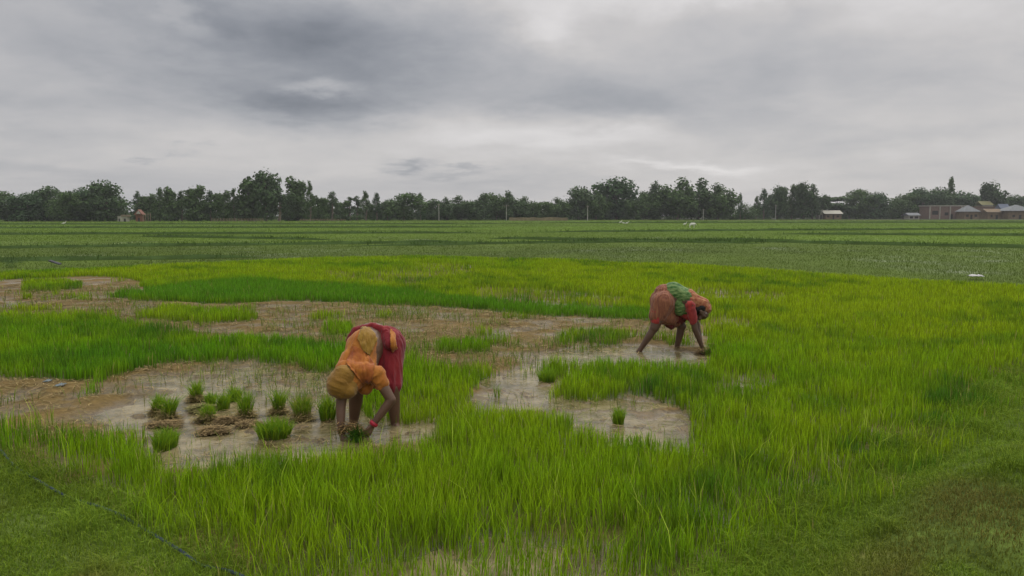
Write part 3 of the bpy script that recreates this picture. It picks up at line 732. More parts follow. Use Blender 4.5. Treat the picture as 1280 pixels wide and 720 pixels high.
YELLOWP = plain('yellow_roof', (0.17, 0.165, 0.075), 0.8, 0.15, 1.0); BLUET = plain('blue_tin', (0.10, 0.12, 0.16), 0.8, 0.15, 1.0)
POLEM = plain('concrete_pole', (0.30, 0.30, 0.27), 0.8, 0.15, 1.0); WOODM = plain('weathered_wood', (0.20, 0.16, 0.11), 0.9, 0.3, 3.0)

def house(px0, px1, wall_top, Y, depth, wallm, roofm, rtype, rtop, name, label, cat, openings=(), over=0.4, doors=()):
    mpp = Y / F; x0, x1 = (px0 - 640) * mpp, (px1 - 640) * mpp; xc = (x0 + x1) / 2; hw = (x1 - x0) / 2
    wh = (269 - wall_top) * mpp + CAM_H; rh = (269 - rtop) * mpp + CAM_H
    e = empty(name, (xc, Y, 0.0)); tag(e, label, cat)
    bm = bmesh.new(); bx(bm, -hw, hw, 0, depth, -0.2, wh); bm_obj('wall', bm, wallm, e)
    bm = bmesh.new(); o = over; z = wh + 0.01
    if rtype == 'pyramid':
        hull(bm, [(-hw - o, -o, z - .2), (hw + o, -o, z - .2), (hw + o, depth + o, z - .2), (-hw - o, depth + o, z - .2), (-hw * .08, depth / 2, rh), (hw * .08, depth / 2, rh)],
             [(0, 1, 5, 4), (1, 2, 5), (2, 3, 4, 5), (3, 0, 4), (3, 2, 1, 0)])
    elif rtype == 'gable':
        hull(bm, [(-hw - o, -o, z - .1), (hw + o, -o, z - .1), (hw + o, depth + o, z - .1), (-hw - o, depth + o, z - .1), (-hw - o, depth / 2, rh), (hw + o, depth / 2, rh)],
             [(0, 1, 5, 4), (1, 2, 5), (2, 3, 4, 5), (3, 0, 4), (3, 2, 1, 0)])
    elif rtype == 'front_gable':
        hull(bm, [(-hw - o, -o, z - .1), (hw + o, -o, z - .1), (0, -o, rh), (-hw - o, depth + o, z - .1), (hw + o, depth + o, z - .1), (0, depth + o, rh)],
             [(0, 1, 2), (3, 5, 4), (0, 2, 5, 3), (1, 4, 5, 2), (0, 3, 4, 1)])
    else:
        bx(bm, -hw - o, hw + o, -o, depth + o, z, max(rh, z + 0.2))
    bm_obj('roof', bm, roofm, e)
    for (a, b, z0, z1) in openings:
        bm = bmesh.new(); bx(bm, -hw + a * 2 * hw, -hw + b * 2 * hw, -0.03, 0.05, z0, z1); bm_obj('window', bm, DARK, e)
    for (a, b, z1) in doors:
        bm = bmesh.new(); bx(bm, -hw + a * 2 * hw, -hw + b * 2 * hw, -0.04, 0.06, 0.0, z1); bm_obj('door', bm, DARK, e)
    return e
h = house(1159, 1205, 258, 330, 8, BRICK, PALE, 'flat', 256.8, 'brick_house', 'long reddish brick house with pale flat eave at the left end of the hamlet', 'house', ((.08, .24, 1.9, 3.6), (.42, .52, 1.6, 2.9), (.72, .82, 1.6, 2.9)), 0.3, ((.56, .64, 2.2),))
for t_ in (0.0, 0.27, 0.55, 0.86):
    bm = bmesh.new(); W_ = 46 * 330 / F; bx(bm, -W_ / 2 + t_ * W_, -W_ / 2 + t_ * W_ + 0.45, -0.25, -0.04, -0.1, 5.4); bm_obj('pillar', bm, PALE, h)
house(1203, 1221, 264, 322, 6, MUDWALL, TIN, 'pyramid', 256.5, 'tin_hut', 'small hut with steep grey pyramid tin roof beside the brick house', 'hut', ((.12, .3, 1.0, 2.0), (.7, .88, 1.0, 2.0)), 0.6, ((.42, .56, 1.9),))
house(1214, 1240, 259, 345, 8, BRICK, MUDWALL, 'flat', 258, 'brick_house', 'dull brown brick house between the pyramid hut and the far right hut', 'house', ((.2, .32, 1.6, 2.8), (.6, .72, 1.6, 2.8)), 0.2, ((.42, .5, 2.2),))
house(1232, 1250, 265, 326, 6, MUDWALL, MUDWALL, 'gable', 261, 'mud_house', 'low brown mud house left of the blue tin shed', 'house', ((.2, .34, .9, 1.9),), 0.5, ((.55, .7, 1.8),))
house(1224, 1238, 256, 360, 6, PALE, YELLOWP, 'gable', 251.5, 'yellow_roof_house', 'taller house with small yellow roof showing above the brown houses', 'house', ((.1, .3, 4.6, 5.4),), 0.3)
house(1249, 1260, 262, 335, 5, BLUET, BLUET, 'gable', 255, 'blue_shed', 'small blue grey tin shed left of the widest grey roof', 'shed', (), 0.3, ((.3, .6, 1.9),))
house(1258, 1290, 263, 322, 8, MUDWALL, TIN, 'pyramid', 256, 'tin_hut', 'wide hut with low grey tin roof at the far right edge', 'hut', ((.15, .25, .9, 1.8),), 0.8, ((.4, .5, 1.8),))
house(1134, 1147, 269, 325, 4, PALE, TIN, 'gable', 266, 'small_shed', 'tiny open shed with pale roof left of the brick house', 'shed', ((.1, .4, .3, 1.2), (.55, .9, .3, 1.2)), 0.5)
house(1030, 1050, 267, 318, 6, MUDWALL, PALE, 'gable', 263, 'white_roof_house', 'low house with long white roof under the trees right of centre', 'house', ((.1, .25, .8, 1.6), (.7, .85, .8, 1.6)), 0.6, ((.45, .55, 1.8),))
house(1022, 1027, 263, 320, 3, PALE, PALE, 'flat', 262.3, 'pale_hut', 'narrow pale hut at the left end of the white roofed house', 'hut', (), 0.1, ((.3, .7, 1.8),))
h = house(171.5, 179.5, 268, 203, 1.2, REDT, REDT, 'front_gable', 262, 'shelter', 'small red roofed shelter with pale gable under the trees at the left', 'shelter', (), 0.35, ((.35, .65, 1.0),))
bm = bmesh.new(); hull(bm, [(-.5, -.4, 2.05), (.7, -.4, 2.05), (.15, -.4, 2.95), (-.5, -.5, 2.05), (.7, -.5, 2.05), (.15, -.5, 2.95)], [(0, 2, 1), (3, 4, 5), (0, 1, 4, 3), (1, 2, 5, 4), (2, 0, 3, 5)]); bm_obj('gable_board', bm, PALE, h)
house(149, 153, 271, 205, 1.0, PALE, PALE, 'flat', 270.6, 'pale_hut', 'tiny pale hut farthest left beside the red roofed shelter', 'hut', (), 0.05, ((.3, .7, .8),))
house(155, 161, 271, 203, 1.2, PALE, WOODM, 'flat', 268.5, 'wooden_stall', 'tiny wooden stall with brown flat roof between pale hut and red shelter', 'stall', (), 0.25, ((.3, .7, .8),))

def pole(px, top, Y, label, arm=False, group='utility poles before the trees', r0=0.15):
    x = (px - 640) / F * Y; hgt = (269 - top) * Y / F + CAM_H
    bm = bmesh.new(); bmesh.ops.create_cone(bm, cap_ends=True, segments=10, radius1=r0, radius2=r0 * .62, depth=hgt + .3, matrix=Matrix.Translation((0, 0, hgt / 2 - .15)))
    e = empty('utility_pole', (x, Y, 0)); tag(e, label, 'pole', group); bm_obj('pole_shaft', bm, POLEM, e)
    bm = bmesh.new(); bx(bm, -.9 if arm else -.35, .9 if arm else .35, -.17, -.09, hgt - .5, hgt - .38); bm_obj('crossarm', bm, WOODM, e)
    for s in (-.75, .75) if arm else (-.28, .28):
        bm = bmesh.new(); bmesh.ops.create_cone(bm, cap_ends=True, segments=8, radius1=.06, radius2=.04, depth=.2, matrix=Matrix.Translation((s, -.13, hgt - .27))); bm_obj('insulator', bm, PALE, e)
pole(549, 255, 235, 'pale pole standing left of the low brown embankment, before plumed trees')
pole(633, 256, 246, 'pole with wide crossarm at the left end of the brown embankment', True, r0=0.13)
pole(734, 257, 240, 'brightest pale pole, alone in front of the dark wood right of centre')
pole(878, 261, 262, 'pale pole in front of the right part of the dark wood', r0=0.13)
pole(968, 256, 285, 'thin pole in front of the feathery trees right of the skyline gap', r0=0.13)

def fence(px0, px1, top, Y, label, nposts, rails, col=WOODM):
    mpp = Y / F; x0, x1 = (px0 - 640) * mpp, (px1 - 640) * mpp; h = (269 - top) * mpp + CAM_H
    e = empty('field_fence', ((x0 + x1) / 2, Y, 0)); tag(e, label, 'fence'); hw = (x1 - x0) / 2
    for i in range(nposts):
        a = -hw + 2 * hw * i / (nposts - 1)
        bm = bmesh.new(); bx(bm, a - .06, a + .06, -.06, .06, -.2, h * (0.9 + .2 * rng.random())); bm_obj('post', bm, col, e)
    for zz in rails:
        bm = bmesh.new(); bx(bm, -hw, hw, .062, .10, h * zz - .05, h * zz + .05); bm_obj('rail', bm, col, e)
fence(181, 190, 267, 201, 'short row of pale upright posts right of the red roofed shelter', 4, (.85,), WOODM)
fence(266, 330, 273, 200, 'long pale low fence below the tallest tree', 18, (.45, .85))
fence(376, 432, 273.5, 208, 'low pale fence under the second tallest oval tree', 14, (.85, .5))

bm = bmesh.new(); mpp = 238 / F; hw = 35 * mpp
for i in range(30):
    a = -hw + 2 * hw * i / 29; z = 1.0 + .35 * fbm(np.array([a]), np.array([0.]), .6, 2)[0]
    bx(bm, a - hw / 28, a + hw / 28, 0, 2.5, -.2, z)
bmesh.ops.remove_doubles(bm, verts=bm.verts, dist=.001)
o = bm_obj('brick_embankment', bm, plain('dry_brown', (0.20, 0.165, 0.10), 0.95, 0.25, 0.8), None, ((673 - 640) * mpp, 238, 0)); tag(o, 'low brown embankment before the trees right of the pole with the crossarm', 'embankment')

# shrubs, birds, goat out in the fields
def shrub(px, py, wpx, hpx, label, seed, tone=(.7, .8, .7), nl=260):
    x, y = G(px, py); Y = y
    V, _ = crown_geo('bush', seed, nl); mp = Y / F
    V = V * np.array([wpx * mp / 10, wpx * mp / 10, hpx * mp / 9.5]); r = np.random.default_rng(seed)
    s = V.mean(axis=1, keepdims=True); V = s + (V - s) * 0.7
    o = mesh_np('shrub', V.reshape(-1, 3), quads=np.arange(len(V) * 4).reshape(-1, 4), cols=crown_cols(len(V), r, tone), mat=MAT_TREE, loc=(x, y, 0.02))
    tag(o, label, 'shrub', 'small shrubs in the far fields')
shrub(668, 283.5, 6, 4, 'small dark shrub, leftmost of three in the far green field', 5)
shrub(702, 283.5, 5, 3.5, 'small dark shrub, middle one of three in the far green field', 6)
shrub(754, 283.5, 6, 3.5, 'small dark shrub, rightmost of three, nearest to the white egrets', 8)
shrub(14, 336, 38, 11, 'dark weedy mound of brush at the left field edge', 9, (.9, 1.0, .7), 900)

WHITE = plain('white_feathers', (0.55, 0.55, 0.50), 0.8, 0.05); BEAK = plain('yellow_beak', (0.6, 0.4, 0.1), 0.6, 0.1)
def skin_mesh(name, pts, edges, radii, mat, parent=None, loc=None, sub=1):
    me = bpy.data.meshes.new(name); me.from_pydata([tuple(p) for p in pts], edges, [])
    o = bpy.data.objects.new(name, me); COL.objects.link(o)
    m1 = o.modifiers.new('s', 'SKIN'); m2 = o.modifiers.new('d', 'SUBSURF'); m2.levels = sub; m2.render_levels = sub
    for i, r_ in enumerate(radii): me.skin_vertices[0].data[i].radius = (r_, r_)
    me.skin_vertices[0].data[0].use_root = True
    dg = bpy.context.evaluated_depsgraph_get(); me2 = bpy.data.meshes.new_from_object(o.evaluated_get(dg)); o.modifiers.clear(); o.data = me2
    me2.materials.clear(); me2.materials.append(mat); me2.polygons.foreach_set('use_smooth', [True] * len(me2.polygons))
    if parent is not None: o.parent = parent
    if loc is not None: o.location = loc
    return o
def egret(px, py, label, rz, hunch=0.0):
    x, y = G(px, py); e = empty('egret', (x, y, 0.03), rz); tag(e, label, 'bird', 'white egrets in the far fields'); e.scale = (1.25, 1.25, 1.25)
    skin_mesh('body', [(0, 0, .30), (.14, 0, .34), (-.15, 0, .27), (-.26, 0, .24), (.20, 0, .42), (.19, 0, .52 - hunch), (.24, 0, .60 - hunch), (.31, 0, .61 - hunch)], [(0, 1), (0, 2), (2, 3), (1, 4), (4, 5), (5, 6), (6, 7)],
              [.085, .06, .06, .02, .025, .02, .03, .018], WHITE, e)
    skin_mesh('beak', [(.31, 0, .61 - hunch), (.40, 0, .59 - hunch)], [(0, 1)], [.010, .003], BEAK, e)
    for s in (-.03, .03): skin_mesh('leg', [(0, s, .26), (-.02, s, .14), (.0, s, -.02)], [(0, 1), (1, 2)], [.012, .009, .009], BARKD, e)
BARKD = plain('dark_leg', (.05, .05, .04), .8, .1)
egret(775.5, 280.3, 'white egret standing upright, leftmost of the three right of the shrubs', 0.4)
egret(779, 281.5, 'hunched white egret, middle of the three right of the shrubs', 2.8, .12)
egret(783.5, 281.8, 'hunched white egret, rightmost of the three right of the shrubs', .2, .10)
egret(80, 282.0, 'lone white egret far at the left below the dense trees', .5, .05)
egret(856, 283.3, 'lone white egret standing left of the white goat', .3, .05)
x, y = G(865, 285.2); e = empty('goat', (x, y, 0.03), 0.15); tag(e, 'white goat grazing far out in the green field', 'goat')
skin_mesh('body', [(0, 0, .52), (.28, 0, .52), (-.30, 0, .52), (.40, 0, .58), (.50, 0, .50), (.60, 0, .36), (-.40, 0, .50), (.26, .09, .42), (.27, .10, .2), (.26, .10, 0), (.26, -.09, .42), (.27, -.10, .2), (.26, -.10, 0),
     (-.28, .09, .42), (-.33, .10, .22), (-.30, .10, 0), (-.28, -.09, .42), (-.33, -.10, .22), (-.30, -.10, 0)],
    [(0, 1), (0, 2), (1, 3), (3, 4), (4, 5), (2, 6), (1, 7), (7, 8), (8, 9), (1, 10), (10, 11), (11, 12), (2, 13), (13, 14), (14, 15), (2, 16), (16, 17), (17, 18)],
    [.17, .15, .15, .09, .075, .035, .02, .06, .03, .025, .06, .03, .025, .07, .035, .025, .07, .035, .025], WHITE, e)

# ------------------------------------------------------------------ scraps and pole lying about
PLAST = plain('white_plastic', (0.28, 0.28, 0.27), 0.45, 0.15, 8); PLASTB = plain('bluish_plastic', (0.11, 0.14, 0.15), 0.4, 0.2, 8)
def scrap(px, py, w_, d_, h_, label, mat, seed, name='plastic_scrap', z0=None):
    x, y = G(px, py); r = np.random.default_rng(seed); n = 12
    u_, v_ = np.meshgrid(np.linspace(-.5, .5, n), np.linspace(-.5, .5, n), indexing='ij'); u_ = u_.ravel(); v_ = v_.ravel()
    rag = 1 + 0.35 * fbm(u_ * 5 + seed, v_ * 5, 1, 2, seed)
    X = u_ * w_ * rag; Y_ = v_ * d_ * rag; Z = h_ * (0.35 + 1.3 * np.abs(fbm(u_ * 4, v_ * 4 + seed, 1, 3, seed + 1)) * 2) * (1 - 1.6 * np.maximum(abs(u_), abs(v_)) ** 2)
    i = np.arange(n - 1)[:, None] * n + np.arange(n - 1)[None]; q = np.stack([i, i + n, i + n + 1, i + 1], -1).reshape(-1, 4)
    zb = max(0.0, float(height(np.array([x]), np.array([y]))[0])) if z0 is None else z0
    o = mesh_np(name, np.stack([X, Y_, Z], 1), quads=q, mat=mat, smooth=True, loc=(x, y, zb + .005)); o.rotation_euler = (0, 0, r.random() * .6 - .3)
    s = o.modifiers.new('thick', 'SOLIDIFY'); s.thickness = .004
    tag(o, label, 'scrap', 'plastic scraps lying in the field')
scrap(1220, 351, .34, .3, .07, 'white plastic scrap on the dull field behind the far right rice edge', PLAST, 3, z0=.10)
scrap(79, 343.5, .30, .3, .05, 'small white scrap below the grey plank at the left', PLAST, 4, z0=.05)
scrap(60, 479, .06, .08, .02, 'bluish plastic scrap on the left mud, nearer the rice edge', PLASTB, 5)
scrap(76, 487, .08, .09, .025, 'crumpled bluish plastic scrap on the left mud, the nearer to the camera', PLASTB, 6)
x, y = G(69, 334); bm = bmesh.new(); bx(bm, -.24, .24, -.05, .05, 0, .04); bmesh.ops.bevel(bm, geom=bm.edges[:], offset=.012, segments=1)
o = bm_obj('plank', bm, plain('grey_plank', (0.085, 0.085, 0.095), .95, .3, 9, spec=.0), None, (x, y, .17)); o.rotation_euler = (.1, .22, -.35); tag(o, 'grey weathered plank lying tilted on the left bund', 'plank')
o.location.z = .14

# ------------------------------------------------------------------ pulled seedling clumps standing in the pond
CLUMPS = [ # px, base row, width px, height px, label
 (198, 520, 16, 29, 'tall green seedling clump, leftmost of the clumps in the pond', 1), (211, 525, 18, 33, 'green seedling clump leaning right, pressed beside the leftmost clump', 1),
 (246, 502, 17, 26, 'lone upright seedling clump on the mud, farthest back of the pond clumps', 1), (264, 510, 15, 21, 'small seedling clump just right of the farthest back one', 0),
 (260, 528, 22, 23, 'low round seedling clump in front of the middle row', 1), (280, 514, 18, 25, 'middle seedling clump between two taller ones in the pond', 0),
 (294, 503, 20, 20, 'seedling clump half hidden behind the tallest narrow clump', 0), (308, 523, 20, 36, 'tallest narrow seedling clump in the middle of the pond', 1),
 (349, 518, 18, 34, 'upright seedling clump left of the untidy clump near the head-scarfed woman', 1), (378, 525, 28, 33, 'untidy brown tipped seedling clump near the bending woman', 1),
 (343, 548, 58, 26, 'long low row of bundled seedlings at the front of the pond', 0), (410, 526, 26, 32, 'loose thin seedling clump just left of the orange clad woman', 0), (207, 562, 38, 26, 'wide seedling tuft at the front left corner of the pond', 0),
 (710, 486, 20, 14, 'small round seedling clump right of the wide one in the muddy gap', 0), (684, 478, 30, 17, 'wide short seedling clump standing in the muddy gap at the centre', 0),
 (773, 531, 20, 22, 'small seedling clump alone in the right hand water pool', 0), (622, 498, 12, 22, 'thin wispy seedling tuft in the muddy gap at the centre', 0)]
for k, (px, py, wpx, hpx, lab, clod) in enumerate(CLUMPS):
    x, y = G(px, py - 2); m_ = y / F; rw = wpx * m_ / 2 * .95; hh = hpx * m_ * 1.12
    n = int(min(620, 230 * max(1, wpx / 18))); r = np.random.default_rng(300 + k)
    if 'wispy' in lab: n = 22
    rr = np.sqrt(r.random(n)); aa = r.random(n) * 6.28
    bxx = rr * np.cos(aa) * rw * .82; byy = rr * np.sin(aa) * min(rw, .11)
    rc = r.random((n, 3)); c = (np.array([0.10, 0.25, 0.016]) * (1 - rc[:, :1] * .8) + YELL * rc[:, :1] * .8) * (.7 + .5 * rc[:, 1:2])
    if 'brown' in lab: c = c * .8 + np.array([.10, .07, .02]) * (rc[:, 2:3] > .55)
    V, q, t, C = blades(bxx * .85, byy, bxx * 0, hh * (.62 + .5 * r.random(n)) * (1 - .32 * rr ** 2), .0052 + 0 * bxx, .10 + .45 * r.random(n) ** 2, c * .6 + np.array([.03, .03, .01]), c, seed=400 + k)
    # splay outward a little
    fz = V[:, 2] / max(hh, .01); rad = np.stack([V[:, 0], V[:, 1]], 1); V[:, :2] += rad * fz[:, None] * .42
    if 'leaning right' in lab: V[:, 0] += fz * .03
    gz = max(0, float(height(np.array([x]), np.array([y]))[0]))
    o = mesh_np('seedling_clump', V, quads=q, tris=t, cols=C, mat=MAT_RICE, loc=(x, y, gz - .005))
    tag(o, lab, 'seedling clump', 'seedling clumps standing in the pond and mud')
    if clod:
        n2_ = 520; a2 = r.random(n2_) * 6.28; r2 = np.sqrt(r.random(n2_)); r2 = r2 * (1 + .5 * np.sin(a2 * 3 + k) * r.random(n2_)); X = r2 * np.cos(a2) * rw * 1.2; Y2 = r2 * np.sin(a2) * rw * 1.2 - rw * .3
        Z = .05 * np.clip(1 - r2, 0, 1) ** .8 * r.random(n2_) * 2
        cc = np.array([.30, .22, .09]) * (.35 + .9 * r.random((n2_, 1))) + np.array([0, .03, 0]) * r.random((n2_, 1))
        V, q, C = strips(X, Y2, Z, .05 + .09 * r.random(n2_), .004 + 0 * X, cc, 500 + k, 1.6)
        mesh_np('root_mat', V, quads=q, cols=C, mat=MAT_STRAW, parent=o)
# straw heaps of stripped roots between the clumps
for k, (px, py, wpx, hpx, lab) in enumerate([(283, 528, 26, 9, 'heap of brown stripped roots behind the front straw heap'), (268, 541, 34, 10, 'reddish brown straw heap nearest the camera in the pond'), (208, 532, 34, 5, 'spread brown root heap under the leftmost clumps'),
                                            (255, 513, 34, 10, 'small greenish root heap below the farthest back clump'), (310, 532, 20, 5, 'thin brown straw heap under the tallest narrow clump')]):
    x, y = G(px, py); m_ = y / F; rw = wpx * m_ / 2; hh = hpx * m_ * .36; r = np.random.default_rng(600 + k); n = 900
    a2 = r.random(n) * 6.28; r2 = np.sqrt(r.random(n)); X = r2 * np.cos(a2) * rw; Y2 = r2 * np.sin(a2) * rw * .7; r2 = r2 * (1 + .7 * np.sin(a2 * 3 + k * 2) * r.random(n)); X = r2 * np.cos(a2) * rw; Y2 = r2 * np.sin(a2) * rw * .7; Z = hh * np.clip(1 - r2 ** 2, 0, 1) * r.random(n) * 1.5
    cc = (np.array([.25, .18, .08]) if k != 3 else np.array([.24, .22, .08])) * (.3 + .95 * r.random((n, 1)))
    V, q, C = strips(X, Y2, Z, .05 + .11 * r.random(n), .004 + 0 * X, cc, 620 + k, 1.7)
    o = mesh_np('straw_heap', V, quads=q, cols=C, mat=MAT_STRAW, loc=(x, y, 0.0)); tag(o, lab, 'straw heap', 'straw heaps left from pulling seedlings')

# dark blue cord along the left bank
pts = [(-30, 545), (0, 556), (18, 573), (40, 590), (75, 607), (92, 613), (120, 624), (150, 636), (172, 645), (195, 659), (225, 680), (250, 692), (285, 703), (330, 722), (380, 745)]
P3 = []
for i, (a, b) in enumerate(pts):
    x, y = G(a, b, .09); g = float(height(np.array([x]), np.array([y]))[0]); P3.append((x, y, max(g, 0) + .018 + .016 * math.sin(i * 2.1)))
P3 = np.array(P3); tt = np.linspace(0, len(P3) - 1, 160); ctr = np.stack([np.interp(tt, np.arange(len(P3)), P3[:, k]) for k in range(3)], 1)
for _ in range(4): ctr[1:-1] = (ctr[:-2] + ctr[1:-1] * 2 + ctr[2:]) / 4
V = []; ns = 8
for i in range(len(ctr)):
    d = ctr[min(i + 1, 159)] - ctr[max(i - 1, 0)]; d /= np.linalg.norm(d); s_ = np.cross(d, [0, 0, 1]); s_ /= np.linalg.norm(s_); u_ = np.cross(s_, d)
    for k in range(ns):
        a = 2 * math.pi * k / ns + i * .9; rr = .0075 * (1 + .25 * math.cos(3 * (a - i * .9) )); V.append(ctr[i] + (s_ * math.cos(a - i * .9) + u_ * math.sin(a - i * .9)) * rr)
q = [(i * ns + k, i * ns + (k + 1) % ns, (i + 1) * ns + (k + 1) % ns, (i + 1) * ns + k) for i in range(159) for k in range(ns)]
o = mesh_np('cord', np.array(V), quads=q, mat=plain('blue_cord', (0.02, 0.035, 0.06), .8, .3, 60, .4, 200), smooth=True); tag(o, 'dark blue cord lying slack along the edge of the left bank', 'cord')

# ------------------------------------------------------------------ the two women
def capsule(bm, p0, r0, p1, r1, sx=1.0, axis=None, seg=20):
    """closed tapered capsule between two points; sx squashes its section along `axis`"""
    p0, p1 = Vector(p0), Vector(p1); d = p1 - p0; Ld = max(d.length, 1e-4); dz = d.normalized() if d.length > 1e-5 else Vector((0, 0, 1))
    if axis is not None: ax = Vector(axis); ax = (ax - dz * ax.dot(dz)).normalized()
    else: ax = dz.orthogonal().normalized()
    ay = dz.cross(ax); prof = []
    for k in range(0, 7): a = -math.pi / 2 + (math.pi / 2) * k / 6; prof.append((r0 * math.cos(a), r0 * math.sin(a)))
    for k in range(1, 8): a = (math.pi / 2) * k / 7; prof.append((r1 * math.cos(a), Ld + r1 * math.sin(a)))
    prof.insert(7, (r1, Ld)) if True else None
    rings = []
    for rr, h in prof:
        if rr < 1e-4: rings.append([bm.verts.new(p0 + dz * h)]); continue
        rings.append([bm.verts.new(p0 + dz * h + ax * (rr * sx * math.cos(2 * math.pi * k / seg)) + ay * (rr * math.sin(2 * math.pi * k / seg))) for k in range(seg)])
    for a, b in zip(rings[:-1], rings[1:]):
        for k in range(seg):
            j = (k + 1) % seg
            if len(a) == 1: bm.faces.new((a[0], b[j], b[k]))
            elif len(b) == 1: bm.faces.new((a[k], a[j], b[0]))
            else: bm.faces.new((a[k], a[j], b[j], b[k]))
def union(name, caps, voxel, smooth_it, mat, parent, fold=None, cut=None):
    bm = bmesh.new()
    for c in caps: capsule(bm, *c[:4], **(c[4] if len(c) > 4 else {}))
    bmesh.ops.recalc_face_normals(bm, faces=bm.faces)
    me = bpy.data.meshes.new(name); bm.to_mesh(me); bm.free()
    o = bpy.data.objects.new(name, me); COL.objects.link(o)
    m1 = o.modifiers.new('r', 'REMESH'); m1.mode = 'VOXEL'; m1.voxel_size = voxel
    m2 = o.modifiers.new('s', 'SMOOTH'); m2.iterations = smooth_it; m2.factor = .6
    dg = bpy.context.evaluated_depsgraph_get(); me2 = bpy.data.meshes.new_from_object(o.evaluated_get(dg)); o.modifiers.clear(); o.data = me2
    n = len(me2.vertices); co = np.empty(n * 3, np.float32); no = np.empty(n * 3, np.float32)
    me2.vertices.foreach_get('co', co); me2.vertex_normals.foreach_get('vector', no); co = co.reshape(-1, 3); no = no.reshape(-1, 3)
    if fold is not None: co = co + no * fold(co)[:, None]; me2.vertices.foreach_set('co', co.ravel().astype(np.float32)); me2.update()
    me2.materials.clear(); me2.materials.append(mat); me2.polygons.foreach_set('use_smooth', [True] * len(me2.polygons))
    if parent is not None: o.parent = parent; o.matrix_parent_inverse = Matrix.Translation(-parent.location)
    return o
def bvh_of(objs):
    V = []; Fc = []
    for o in objs:
        off = len(V); V += [v.co.copy() for v in o.data.vertices]; Fc += [[off + i for i in p.vertices] for p in o.data.polygons]
    return BVHTree.FromPolygons(V, Fc)
def drape(name, poly, objs, mat, parent, off=.008, step=1.1, thick=.006, label=None, org=Vector((0, 0, CAM_H)), wr=.006, seed=1):
    """a loose piece of cloth laid onto the body: grid over the outline, settled on the surface below it"""
    bvh = bvh_of(objs); xs = [p[0] for p in poly]; ys = [p[1] for p in poly]
    gx = np.arange(min(xs), max(xs) + step, step); gy = np.arange(min(ys), max(ys) + step, step)
    vid = {}; V = []; quads = []
    for i, a in enumerate(gx):
        for j, b in enumerate(gy):
            d = ray(a, b).normalized(); hit, nrm, fi, dist = bvh.ray_cast(org, d)
            if hit is None: continue
            if nrm.dot(d) > 0: nrm = -nrm
            vid[(i, j)] = (hit, nrm)
    def ok(i, j):
        a = np.array([gx[i] + step / 2]); b = np.array([gy[j] + step / 2]); return bool(inpoly(a, b, poly)[0])
    idx = {}
    for (i, j) in list(vid):
        if all(k in vid for k in ((i, j), (i + 1, j), (i + 1, j + 1), (i, j + 1))) and i + 1 < len(gx) and j + 1 < len(gy) and ok(i, j):
            ks = [(i, j), (i + 1, j), (i + 1, j + 1), (i, j + 1)]
            dd = [vid[k][0].y for k in ks]
            if max(dd) - min(dd) > .09: continue
            for k in ks:
                if k not in idx:
                    h_, n_ = vid[k]; idx[k] = len(V); w_ = wr * 1.6 * (float(vnoise(np.array([k[0] * .55 + seed]), np.array([k[1] * .14]))[0]) * 2 - .8); V.append(h_ + n_ * (off + w_))
            quads.append([idx[k] for k in ks])
    if not V: print('drape empty', name); return
    me = bpy.data.meshes.new(name); me.from_pydata([tuple(v) for v in V], [], quads); me.update()
    bm = bmesh.new(); bm.from_mesh(me)
    bv = [v for v in bm.verts if v.is_boundary]
    for _ in range(3): bmesh.ops.smooth_vert(bm, verts=bm.verts, factor=.35, use_axis_x=True, use_axis_y=True, use_axis_z=True)
    bm.to_mesh(me); bm.free()
    me.materials.append(mat); me.polygons.foreach_set('use_smooth', [True] * len(me.polygons))
    o = bpy.data.objects.new(name, me); COL.objects.link(o); s = o.modifiers.new('t', 'SOLIDIFY'); s.thickness = thick; s.offset = 0
    o.parent = parent; o.matrix_parent_inverse = Matrix.Translation(-parent.location)
    if label: o['label'] = label
    return o
def cloth(name, c, c2=None, scale=7, rough=.85, bump=.5, bscale=70, stretch=(1, 1, 1)):
    m, nt, b = mat_new(name); t = nt.nodes.new('ShaderNodeTexCoord'); mp_ = nt.nodes.new('ShaderNodeMapping'); mp_.inputs['Scale'].default_value = stretch
    nt.links.new(t.outputs['Object'], mp_.inputs[0]); n = noise(mp_.outputs[0], scale, 5, .6, nt=nt); r = nt.nodes.new('ShaderNodeValToRGB')
    c2 = c2 or [v * .65 for v in c]; r.color_ramp.elements[0].position = .38; r.color_ramp.elements[1].position = .62
    r.color_ramp.elements[0].color = (*c2, 1); r.color_ramp.elements[1].color = (*c, 1)
    nt.links.new(n.outputs['Fac'], r.inputs[0]); nt.links.new(r.outputs[0], b.inputs['Base Color']); b.inputs['Roughness'].default_value = rough; b.inputs['Specular IOR Level'].default_value = .15
    try: b.inputs['Sheen Weight'].default_value = .15
    except Exception: pass
    n2_ = noise(mp_.outputs[0], bscale, 3, .5, nt=nt); bp = nt.nodes.new('ShaderNodeBump'); bp.inputs['Strength'].default_value = bump; bp.inputs['Distance'].default_value = .006
    nt.links.new(n2_.outputs['Fac'], bp.inputs['Height']); nt.links.new(bp.outputs[0], b.inputs['Normal']); return m
SKIN = plain('brown_skin', (0.1116, 0.0612, 0.0374), 0.5, 0.12, 9, .15, 60, .35); SKIN2 = plain('dark_brown_skin', (0.0850, 0.0493, 0.0314), 0.5, 0.12, 9, .15, 60, .35)
HAIR = plain('black_hair', (.012, .010, .009), .5, .3, 40)
ORANGE = cloth('orange_cloth', (0.3666, 0.1443, 0.0250), (0.2964, 0.1014, 0.0172), 9, stretch=(1, 1, .5)); OCHRE = cloth('ochre_cloth', (0.2106, 0.1170, 0.0187), (0.1716, 0.0897, 0.0140), 8)
